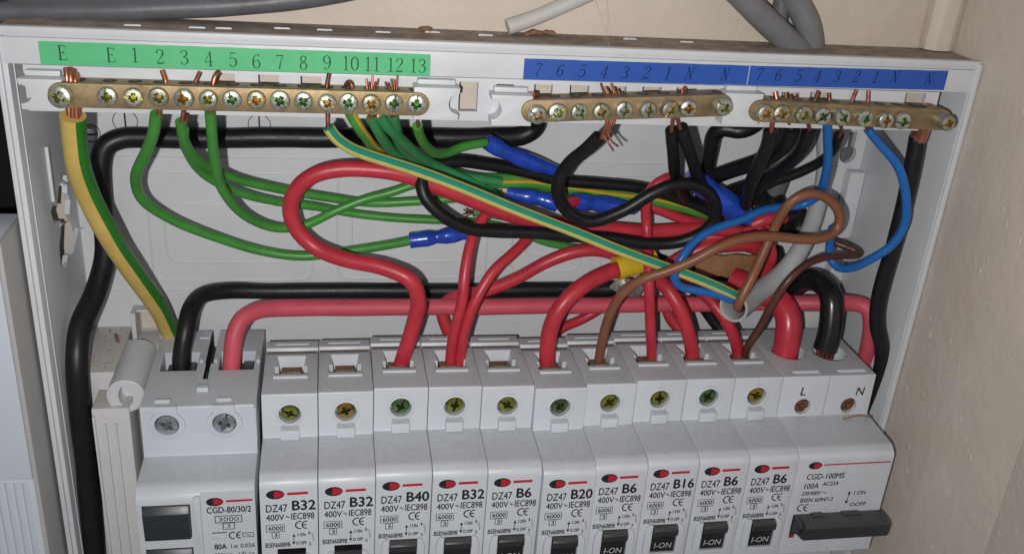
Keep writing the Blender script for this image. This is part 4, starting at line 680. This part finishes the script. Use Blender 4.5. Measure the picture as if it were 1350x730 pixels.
ION = G(); text(ION, 'I-ON', 6.3, 12.4, -54.3, -52.0, NF-.48, 'ink_grey', bold=.05, slant=.12)
ION = ION.mesh('lettering', smooth=0)
LIP = G().box(9-5.6, 9+5.6, -36.4, -34.6, -.8, .75, 'breaker_plastic', .2).mesh('terminal_lip')
TAB = G().prism([(-46.6, -11.6), (-49.2, -12.2), (-49.2, -15.8), (-46.8, -17.2)], 'x', 6.0, 11.9, 'breaker_plastic', .25).mesh('marker_tab')
RING = G().lathe((9, -46.55, -7.4), [(4.6, .2), (4.6, -.35), (4.3, -.5), (3.75, -.5), (3.5, -.2), (3.5, .4)], 'breaker_plastic', 30).mesh('screw_collar')
CLAMP = G().box(5.4, 12.6, -33.4, -23.5, -6, -4.6, 'dark_inside').box(5.7, 12.3, -33.0, -28.9, -4.6, -2.3, 'rust_copper', .2).box(5.6, 12.4, -29.6, -28.6, -4.6, -1.7, 'steel_clamp', .2).box(5.6, 12.4, -25.6, -24.6, -4.6, -2.6, 'rust_copper', .2).mesh('wire_clamp')
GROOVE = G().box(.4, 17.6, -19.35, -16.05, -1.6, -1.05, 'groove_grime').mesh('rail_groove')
PRINT = {}
def mcb_print(r):
    if r in PRINT: return PRINT[r]
    g = G(); y = NF-.05; T = NT-.2
    logo(g, 4.9, T-5.6, y, 2.8, 1.75, 14.9, 1.0)
    text(g, 'DZ47', 1.9, 8.4, T-12.3, T-9.4, y, bold=.09); text(g, r, 9.9, 17.0 if len(r) == 3 else 14.7, T-11.9, T-8.2, y, bold=.28)
    text(g, '400V', 1.8, 7.4, T-15.6, T-13.2, y, bold=.09)
    g.stroke([(7.9+.13*k, y, T-14.4+.35*math.sin(k*.7), .3) for k in range(10)], 'ink'); text(g, 'IEC898', 9.6, 16.7, T-15.5, T-13.0, y, bold=.09)
    rect(g, 1.8, 7.4, T-20.0, T-17.3, y, .2); text(g, '6000', 2.4, 6.9, T-19.5, T-17.8, y, bold=.09)
    rect(g, 3.5, 5.7, T-22.5, T-20.15, y, .2); text(g, '3', 4.2, 5.1, T-22.1, T-20.6, y, bold=.09)
    ce(g, 10.9, 14.4, T-19.2, T-16.4, y, .42)
    arrow(g, 10.2, T-25.3, 10.3, T-21.4, y, .22, .9)
    text(g, 'I ON', 11.4, 13.8, T-22.3, T-21.0, y, bold=.09); text(g, 'O OFF', 10.95, 14.1, T-25.6, T-24.3, y, bold=.09)
    text(g, 'BSEN60898', 1.3, 9.0, T-26.2, T-24.4, y, bold=.09)
    text(g, '1', 14.9, 15.2, T-21.7, T-20.5, y, bold=.09); text(g, '2', 14.9, 15.6, T-26.0, T-24.9, y, bold=.09)
    g.stroke([(15.6, y, T-21.2, .18), (16.3, y, T-21.8, .18), (15.9, y, T-22.4, .18), (16.6, y, T-22.9, .18), (16.1, y, T-23.4, .18), (16.7, y, T-23.9, .18), (16.2, y, T-24.6, .18)], 'ink')
    PRINT[r] = g.mesh('lettering', smooth=0); return PRINT[r]
MCB = [('B32', 0, -1.2, 'narrow breaker marked B32 with empty terminal, next to the wide breaker on the left'),
       ('B32', 0, -1.0, 'narrow breaker marked B32 with empty terminal and golden screw, left of the B40 breaker'),
       ('B40', 0, 0, 'narrow breaker marked B40 fed by the big looping red wire'),
       ('B32', 0, -.2, 'narrow breaker marked B32 with two thin red wires in its terminal'),
       ('B6', 0, -.6, 'narrow breaker marked B6 with empty terminal, between the two red wires pair and B20'),
       ('B20', -1.6, -1.0, 'narrow breaker marked B20 fed by the thick red wire from the yellow ring terminal'),
       ('B6', -.4, -.6, 'narrow breaker marked B6 with one brown wire in its terminal'),
       ('B16', 0, 0, 'narrow breaker marked B16 with an upright red wire'),
       ('B6', 0, 0, 'narrow breaker marked B6 with one thick red wire, just right of B16'),
       ('B6', 0, 0, 'narrow breaker marked B6 with scuffed red and dark brown wires, beside the main switch')]
SIDX = [0, 1, 2, 0, 0, 2, 0, 0, 2, 1]
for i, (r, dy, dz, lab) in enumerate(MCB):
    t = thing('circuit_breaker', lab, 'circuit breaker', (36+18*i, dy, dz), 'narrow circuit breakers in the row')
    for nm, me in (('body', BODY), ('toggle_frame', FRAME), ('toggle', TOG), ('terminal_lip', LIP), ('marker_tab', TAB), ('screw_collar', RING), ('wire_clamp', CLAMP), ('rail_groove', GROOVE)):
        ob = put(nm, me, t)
        if nm == 'toggle':
            put('lettering', ION, ob)
        if nm in ('toggle', 'toggle_frame') and i < 2: ob.location = Vector((0, 0, -2.6))*S
    put('lettering', mcb_print(r), t)
    s = put('terminal_screw', SB[SIDX[i]], t); s.location = Vector((9, -45.0, -7.4))*S
    s.rotation_euler = (random.uniform(-.12, .12), random.uniform(0, 3), random.uniform(-.12, .12))
    t.rotation_euler = (0, random.uniform(-.004, .004), 0)

# ------------------------------------------------------------------ wide breaker on the left
RX = -.6; RW = 35.2
t = thing('residual_current_breaker', 'widest breaker at the left end with two terminals and two dark slate buttons', 'circuit breaker', (RX, 0, 0))
rp = fillet([(0.2, -2, .3), (-31, -2, .5), (-49.8, -2.6, .8), (-50.2, -20.6, .5), (-64.5, -21.0, 1.6), (NF, -24, 2.4), (NF, -66, .9), (-48, -67.6, .4), (-47.6, -86, .5), (0.2, -86, .3)], .4)
me = G().prism(rp, 'x', 0, RW, 'rcd_plastic', .3, 40).mesh('body')
for c in (G().box(2.9, 14.6, -28.4, -15.8, -9, 1, 'rcd_plastic'), G().box(21.6, 33.2, -28.6, -15.8, -9, 1, 'rcd_plastic'),
          G().box(17.0, 19.6, -24, 2, -9, 1, 'dark_inside'), G().box(17.3, 18.9, -34, -23.9, -5, 1, 'dark_inside'),
          G().cyl((7.9, -54, -8.6), 'y', 3.75, 8, 'rcd_plastic', 26), G().cyl((25.4, -54, -8.6), 'y', 3.75, 8, 'rcd_plastic', 26),
          G().box(18.9, RW+1, NF-2, NF+1.2, -70, -23.0, 'rcd_plastic'),
          G().box(1.6, 15.8, NF-2, NF+5, -39.2, -26.4, 'dark_inside'), G().box(1.6, 15.8, NF-2, NF+5, -58, -43.0, 'dark_inside')):
    me = cut(me, c.mesh('c'))
put('body', me, t)
for x in (7.9, 25.4):                              # keyhole-shaped raised pad round each screw
    P = [(x+5.6*math.cos(math.radians(a)), -8.9+5.2*math.sin(math.radians(a))) for a in range(125, 416, 12)]+[(x+3.4, -1.9), (x-3.4, -1.9)]
    me = G().prism(P, 'y', -50.9, -49.6, 'rcd_plastic', .25, 40).mesh('screw_pad'); me = cut(me, G().cyl((x, -54, -8.6), 'y', 3.75, 8, 'rcd_plastic', 26).mesh('c')); put('screw_pad', me, t)
    s = put('terminal_screw', SR, t); s.location = Vector((x, -49.4, -8.8))*S; s.rotation_euler = (.05, random.uniform(0, 3), 0)
g = G()
for x in (4.2, 23.0): g.box(x, x+4.6, -47.4, -46.2, -3, -1.5, 'rcd_plastic', .15)
g.box(16.2, 19.8, -41.5, -38.8, -3, -.9, 'rcd_plastic', .3); g.box(13.2, 16.6, -6, -4.2, -3, -1.6, 'rcd_plastic', .2); g.box(15.2, 16.2, -23, -19, -4, -1.2, 'rcd_plastic', .2); g.box(19.9, 20.8, -23, -19, -4, -1.2, 'rcd_plastic', .2)
g.box(33.9, 34.9, -24, -18, -4, -1.0, 'rcd_plastic', .2); g.box(34.6, 35.3, -52, -38, -9, -2.5, 'rcd_plastic', .2)
g.build('moulded_clips', t, (0, 0, 0)).location = (0, 0, 0)
g = G(); g.box(4, 13.6, -28, -16.2, -9, -6.5, 'dark_inside'); g.box(10.5, 13.5, -27.6, -18, -6.5, -4.6, 'slate', .3); g.box(29.2, 32.6, -27.6, -18, -6.5, -4.6, 'slate', .3); g.box(22.4, 32.6, -28, -16.2, -9, -6.5, 'dark_inside')
g.build('wire_clamp', t)
for z0, z1, k in ((-39.0, -26.6, 0), (-57.8, -43.2, 1)):
    g = G(); g.prism([(NF+4, z1), (NF-.4, z1), (NF-2.0, z1-2.2), (NF-1.2, z0), (NF+4, z0)], 'x', 1.8, 15.6, 'slate', .4, 30)
    g.box(1.5, 15.9, NF-.2, NF+.2, z0-.3, z0, 'rcd_plastic')
    ob = g.build('push_button', t)
g = G(); g.prism(fillet([(16.6, -24), (18.8, -23.2), (18.8, -44.5), (16.6, -43)], .8), 'y', NF-.4, NF+.4, 'rcd_plastic', .3, 40); g.build('raised_bezel', t)
g = G(); y = NF+1.14
logo(g, 23.0, -26.9, y, 2.6, 1.6, 34.4, .8)
text(g, 'CGD-80/30/2', 20.4, 33.8, -31.2, -28.9, y, bold=.12)
rect(g, 22.8, 30.9, -35.0, -32.4, y, .26); text(g, '3000', 23.8, 30.0, -34.5, -32.9, y); rect(g, 25.1, 28.6, -37.6, -35.2, y, .26); text(g, '3', 26.3, 27.3, -37.1, -35.6, y)
ce(g, 26.8, 30.3, -41.4, -38.9, y, .42); rect(g, 30.9, 34.2, -41.0, -39.4, y, .22)
g.stroke([(31.5+.22*k, y, -40.2+.3*math.sin(k*.7), .2) for k in range(10)], 'ink')
text(g, '80A', 22.0, 25.7, -45.4, -43.4, y, bold=.14); text(g, 'I n: 0.03A', 27.2, 34.6, -45.3, -43.6, y, bold=.05)
g.stroke([(28.0, y, -45.2, .22), (28.5, y, -44.0, .22), (29.0, y, -45.2, .22)], 'ink', closed=True)
text(g, '230V', 22.0, 26.0, -48.4, -46.9, y); g.stroke([(26.5+.14*k, y, -47.6+.3*math.sin(k*.7), .2) for k in range(10)], 'ink'); text(g, 'I 0.1s', 29.4, 34.2, -48.4, -46.9, y)
g.stroke([(31.0, y, -46.9, .2), (30.2, y, -47.4, .2), (31.0, y, -47.9, .2)], 'ink'); g.stroke([(30.2, y, -48.3, .2), (31.0, y, -48.3, .2)], 'ink')
g.build('lettering', t, smooth=0)
g = G(); g.box(21.8, 25.9, NF+.7, NF+1.3, -41.2, -39.0, 'rcd_plastic', .2); g.box(21.6, 26.1, NF+1.1, NF+1.22, -39.0, -38.7, 'dark_inside'); g.build('tag_window', t)

# ------------------------------------------------------------------ main switch on the right
MX = 216.0; MW = 35.9
t = thing('main_switch', 'wide main switch at the right end of the row with one long black handle across', 'main switch', (MX, 0, 0))
mp = fillet([(-10.4, 0, .3), (-46.4, 0, .6), (-46.9, -16.1, .5), (-64.8, -17.0, 1.0), (NF, -19.2, 2.0), (NF, -61.5, .9), (-47, -63.6, .4), (-46.6, -82, .5), (-10.4, -82, .3)], .4)
me = G().prism(mp, 'x', .15, MW, 'breaker_plastic', .28, 40).mesh('body')
for c in (G().cyl((10.0, -28.0, -9), 'z', 6.6, 12, 'breaker_plastic', 30), G().cyl((25.8, -29.6, -9), 'z', 6.4, 12, 'breaker_plastic', 30),
          G().box(4.6, 15.2, -45.0, -42.4, -1.1, 1, 'breaker_plastic'), G().box(22.0, 33.2, -45.0, -42.4, -1.1, 1, 'breaker_plastic'),
          G().box(17.86, 18.14, -50, -5, -17, .6, 'breaker_plastic'), G().box(9.1, 9.3, -50, -5, -.2, .6, 'breaker_plastic'), G().box(27.1, 27.3, -50, -5, -.2, .6, 'breaker_plastic'),
          G().box(14.9, 15.15, NF-2, NF+.25, -62, -16, 'breaker_plastic'), G().box(18.6, 18.85, NF-2, NF+.25, -62, -16, 'breaker_plastic'),
          G().cyl((9.5, -50, -12.3), 'y', 3.1, 8, 'breaker_plastic', 24), G().cyl((27.6, -50, -12.5), 'y', 3.1, 8, 'breaker_plastic', 24),
          G().box(2.6, 33.4, NF-2, NF+3, -52.2, -43.4, 'dark_inside')):
    me = cut(me, c.mesh('c'))
put('body', me, t)
for x in (9.5, 27.6):
    g = G(); g.lathe((x, -44.6, -12.4), [(3.05, 1), (3.05, -.9), (2.75, -1.1), (2.6, -.9), (2.6, 1)], 'zinc', 24); g.build('screw_well', t)
    s = put('terminal_screw', SM, t); s.location = Vector((x, -44.9, -12.4))*S; s.rotation_euler = (.1, random.uniform(0, 3), 0)
g = G(); g.box(2.7, 33.3, NF+.6, NF+2.9, -52.1, -43.5, 'dark_inside')
g.prism([(NF+2, -43.4), (NF-6.2, -43.0), (NF-7.6, -44.0), (NF-7.6, -48.8), (NF-6.2, -49.8), (NF+2, -51.6)], 'x', 4.2, 36.2, 'toggle_black', .4, 30)
g.prism([(NF+2, -43.5), (NF-3.2, -43.6), (NF-5.4, -45.2), (NF-4.6, -48.6), (NF+2, -50.7)], 'x', 3.0, 4.4, 'toggle_black', .3, 30)
g.box(9.0, 13.4, NF-2.4, NF+.5, -44.6, -42.8, 'toggle_black', .3); g.box(20.6, 27.5, NF-2.4, NF+.5, -44.6, -42.8, 'toggle_black', .3)
g.build('handle', t)
g = G(); g.box(2.7, 4.6, NF-.2, NF+.4, -53.6, -52.2, 'red_tag', .2); g.build('position_flag', t)
g = G(); y = NF-.05
logo(g, 6.6, -22.7, y, 2.5, 1.5, 35.0, .55)
text(g, 'CGD-100MS', 4.3, 18.4, -28.5, -26.2, y, bold=.1, slant=.06); text(g, '100A', 4.2, 9.6, -32.4, -30.2, y, bold=.1, slant=.06); text(g, 'AC22A', 11.0, 17.0, -31.4, -29.8, y, bold=.1, slant=.06)
text(g, '230/400V', 3.9, 11.0, -35.2, -33.6, y, bold=.09, slant=.06); g.stroke([(11.7+.17*k, y, -34.4+.3*math.sin(k*.7), .25) for k in range(10)], 'ink')
text(g, 'BSEN 60947-3', 3.9, 16.2, -38.2, -36.5, y, bold=.09, slant=.06); ce(g, 3.6, 7.4, -42.0, -39.2, y, .42)
arrow(g, 21.9, -39.6, 22.2, -34.6, y, .25, 1.1); text(g, 'I ON', 24.0, 28.4, -36.0, -34.4, y, bold=.08, slant=.06); text(g, 'OOFF', 23.4, 29.6, -41.0, -39.4, y, bold=.08, slant=.06)
y = -46.75
g2 = G(); text(g2, 'L', 7.6, 9.5, -7.6, -4.4, y, bold=.1, slant=.1); g2.build('terminal_letter', t, smooth=0)
g2 = G(); text(g2, 'N', 29.4, 32.2, -8.2, -5.0, y, bold=.1, slant=.1); g2.build('terminal_letter', t, smooth=0)
g.build('lettering', t, smooth=0)

# ------------------------------------------------------------------ wires
KIND = {
 'YG': ('ins_yellow', [(-140, -24, 'ins_leaf')], 1), 'G': ('ins_green', None, 1), 'GYs': ('ins_green', [(-85, -20, 'ins_gold')], 1), 'T': ('ins_teal', None, 1),
 'TYd': ('ins_jade', [(18, 150, 'ins_straw'), (-160, -50, 'ins_straw')], .8), 'K': ('ins_black', None, 1), 'Kt': ('ins_tape', None, 1), 'Kg': ('ins_black_glossy', None, 1),
 'P': ('ins_pink', None, 1), 'R': ('ins_red', None, 1), 'Rs': ('ins_red_scuffed', None, 1), 'Rg': ('ins_red_glossy', None, 1), 'B': ('ins_blue', None, 1),
 'N': ('ins_brown', None, 1), 'N2': ('ins_dark_brown', None, 1), 'S': ('sheath_grey', None, 1), 'Gc': ('cable_grey', None, 1), 'Gl': ('cable_slate', None, 1), 'Gd': ('cable_dark', None, 1), 'Wc': ('cable_white', None, 1),
 'Bs': ('crimp_blue', None, 1), 'Ys': ('crimp_yellow', None, 1)}
CAT = {'black_tape_splice': 'splice', 'blue_crimp_sleeve': 'crimp', 'grey_sheath': 'sheath'}
GRP = {'green_wire': 'green earth wires', 'red_wire': 'red live wires', 'black_wire': 'black neutral wires', 'blue_wire': 'blue neutral wires', 'brown_wire': 'brown live wires', 'teal_earth_wire': 'teal stranded earth wires', 'grey_cable': 'grey cables', 'black_cable': 'thick black cables', 'blue_crimp_sleeve': 'blue crimp sleeves', 'black_tape_splice': 'black tape splices'}
for k, d in enumerate(WIRES):
    mm, st, fl_ = KIND[d['m']]
    o = d['p'][0]; g = G()
    seg = 36 if st else (22 if d['d'] > 5 else 16)
    tube(g, d['p'], d['d'], mm, seg, st, fl_, d.get('taper'), d.get('lump', 0), d.get('hollow', 0), .8 if d.get('lump') else 1.2, pinch='crimp' in d['n'])
    cat = CAT.get(d['n'], 'cable' if 'cable' in d['n'] else 'wire')
    ob = tag(g.build(d['n'], None, o, 60), d['l'], cat, GRP.get(d['n']))
    for cdia, cp in d.get('core', []):
        g = G(); tube(g, cp, cdia, 'copper' if random.random() < .35 or cdia > 1.55 else 'copper_dull', 10, step=.8, smoothit=1)
        g.build('copper_strand' if len(d['core']) > 1 else 'copper_core', ob, o, 60)
    sl = d.get('sleeve')
    if sl:
        g = G(); rev = -1 if not sl.get('open') else 1
        tube(g, sl['p'][::rev], 5, KIND[sl.get('m', 'Bs')][0], 24, taper=sl['d'][::rev], hollow=1, step=.5, pinch=rev < 0)
        s_ = g.build(sl['n'], ob, o, 60)
    if d.get('marks'):
        g = G(); C = spline(d['p'], 1.2)
        for c_ in [c for c in C if 58 < c.x < 78 and random.random() < .6]:
            g.box(c_.x-.25, c_.x+random.uniform(.1, .5), c_.y-1.85, c_.y-1.6, c_.z+2.05, c_.z+2.3+random.uniform(0, .2), 'ink')
        g.build('printed_marks', ob, o, 0)

# ------------------------------------------------------------------ the box's cover standing at the left
CV = (-84, -31, -200)
t = thing('box_cover', 'pale bluish white cover with ribbed lower part standing left of the box', 'cover', CV)
g = G(); g.box(-150, -31.2, -60, -57.6, -20.4, 56.8, 'cover_plastic', .4); g.build('front_plate', t, CV)
g = G(); g.box(-150, -31.2, -59.4, -57.4, -200, -20.8, 'cover_plastic', .3); g.build('ribbed_plate', t, CV)
g = G()
for k in range(48): g.prism([(-150+2.45*k, -59.38), (-149.3+2.45*k, -59.9), (-148.6+2.45*k, -59.9), (-147.9+2.45*k, -59.38)], 'z', -200, -21.6, 'cover_plastic')
g.build('ribs', t, CV)['kind'] = 'stuff'
g = G(); g.box(-31.1, -29.7, -60.1, -36, -200, 56.9, 'cover_plastic_shaded', .3); g.build('side_flange', t, CV)
g = G(); g.box(-150, -31.2, -57.4, -36, 54.6, 56.7, 'cover_plastic', .3); g.build('top_flange', t, CV)

# ------------------------------------------------------------------ loose things
g = G(); P = CARD
n = 10
for i in range(n):
    a, b = i/n, (i+1)/n
    def q(t_, z_): return (P[0][0]+(P[1][0]-P[0][0])*t_, P[0][1]+(P[1][1]-P[0][1])*t_-1.6*math.sin(math.pi*t_), P[0][2]+(P[1][2]-P[0][2])*t_+z_)
    lo0, lo1, hi0, hi1 = q(a, -5+.4*math.sin(i*2.1)), q(b, -5+.4*math.sin(i*2.1+2.1)), q(a, 4+.5*math.sin(i*1.3)), q(b, 4+.5*math.sin(i*1.3+1.3))
    v = [lo0, lo1, hi1, hi0]+[(x, y+1.0, z) for x, y, z in (lo0, lo1, hi1, hi0)]
    g.add(v, [(0, 1, 2, 3), (7, 6, 5, 4), (0, 4, 5, 1), (3, 2, 6, 7)]+([(0, 3, 7, 4)] if i == 0 else [])+([(1, 5, 6, 2)] if i == n-1 else []), 'cardboard')
tag(g.build('cardboard_scrap', None, P[0]), 'brown scrap of cardboard tucked behind the brown wire and red wires', 'scrap')
def chip(p, l, w_, h_, rot, label, m='wood_bit', lean=0):
    g = G(); n = 6; v = []; f = []
    for i in range(n+1):
        t_ = i/n; x = (t_-.5)*l; ww = w_*(.35+.65*math.sin(math.pi*(.12+.76*t_)))*random.uniform(.75, 1.1); hh = h_*random.uniform(.7, 1.2); bz = .12*l*math.sin(t_*3)*lean
        for a, b in ((-1, 0), (1, 0), (.7, 1), (-.6, 1)):
            y = a*ww/2; z = bz+b*hh
            v.append((p[0]+x*math.cos(rot)-y*math.sin(rot), p[1]+x*math.sin(rot)+y*math.cos(rot), p[2]+z))
    for i in range(n):
        for j in range(4):
            k = (j+1) % 4; f.append((4*i+j, 4*i+k, 4*i+4+k, 4*i+4+j))
    f += [(3, 2, 1, 0), (4*n, 4*n+1, 4*n+2, 4*n+3)]
    g.solid(v, f, m)
    return tag(g.build('wood_chip', None, p, 0), label, 'wood chip', 'wood chips and dirt bits')
for a in CHIPS:
    chip(a[0], a[1], a[2], a[3], a[4], a[5], a[6] if len(a) > 6 else 'wood_bit', 1)
def crumbs(name, label, boxes, m='wood_bit', rmin=.12, rmax=.4):
    g = G()
    for (x0, x1, y0, y1, z, cnt) in boxes:
        for _ in range(cnt):
            x, y = random.uniform(x0, x1), random.uniform(y0, y1); r = random.uniform(rmin, rmax)
            v = [(x+r*math.cos(a+random.random()), y+r*math.sin(a+random.random()), z) for a in (0, 2.1, 4.2)]+[(x+random.uniform(-.1, .1), y, z+r*random.uniform(.5, 1.1))]
            g.add(v, [(0, 1, 3), (1, 2, 3), (2, 0, 3), (2, 1, 0)], m)
    tag(g.build(name, None, (boxes[0][0], boxes[0][2], boxes[0][4]), 0), label, None, kind='stuff')
crumbs('dirt_crumbs', 'brown crumbs of dirt scattered on the box top and ledge', [(-25, 255, -43, -25, 112.56, 260), (112, 150, -34, -25, 112.56, 120), (190, 240, -30, -25, 112.56, 60), (-24, -11, -24, 4, -3.18, 46), (97.5, 101, -44.3, -42.6, 91.55, 14)])
crumbs('white_specks', 'white specks of dust on the breakers and the box top', [(40, 250, -44, -36, .02, 26), (40, 250, -63, -48, -16.0, 22), (0, 250, -43, -27, 112.58, 26)], 'ink_white', .1, .24)
crumbs('tan_sawdust', 'tan sawdust lying on the step of two breakers and the main switch', [(160, 166, -49.5, -47, -15.98, 22), (232, 244, -48.6, -47, -15.98, 60), (92, 98, -15.4, -11, .02, 24)], 'cream_paint', .15, .35)
for k, p in enumerate(TABS):
    g = G(); g.prism([(p[0]-2.2, p[1]-.5), (p[0]+2.2, p[1]-.4), (p[0]+1.2, p[1]+.9), (p[0]+.3, p[1]+.35), (p[0]-.6, p[1]+1.0), (p[0]-1.6, p[1]+.5)], 'z', 112.3, 112.95, 'white_plastic', .1)
    g.build('knockout_tab', box, BX)
g = G()
for a, b in THREADS: tube(g, [a, [(a[i]+b[i])/2+(0, -.4, -1.2)[i] for i in range(3)], b], .06, 'cable_white', 5, step=4, smoothit=0)
tag(g.build('cobweb', None, THREADS[0][0], 0), 'thin cobweb threads hanging from the wall over the blue strip', 'cobweb')

t = thing('cable_lug', 'shiny tinned lug and bolt behind the brown wire, below the yellow ring terminal', 'cable lug', LUG)
def tilt(g, a=.35, b=-.25):
    ca, sa = math.cos(a), math.sin(a)
    g.v = [(LUG[0]+x*ca+z*sa, LUG[1]+y+z*b, LUG[2]-x*sa+z*ca) for x, y, z in g.v]; return g
g = G(); g.prism([(-6.2, -2.6), (-5.2, 2.4), (-2, 3.6), (2, 3.4), (6, 2.2), (6, -2.4), (2, -3.6), (-2, -3.8)], 'y', 0, 1.1, 'tin', .25); tilt(g).build('tongue', t, LUG)
g = G(); g.prism([(2.6*math.cos(k*math.pi/3), 2.6*math.sin(k*math.pi/3)) for k in range(6)], 'y', -2.2, -.05, 'tin', .25)
g.v = [(x-1.6, y, z) for x, y, z in g.v]; tilt(g).build('nut', t, LUG)
g = G(); g.cyl((-1.6, -3.4, 0), 'y', 1.4, 5.4, 'tin', 16); tilt(g).build('bolt', t, LUG)
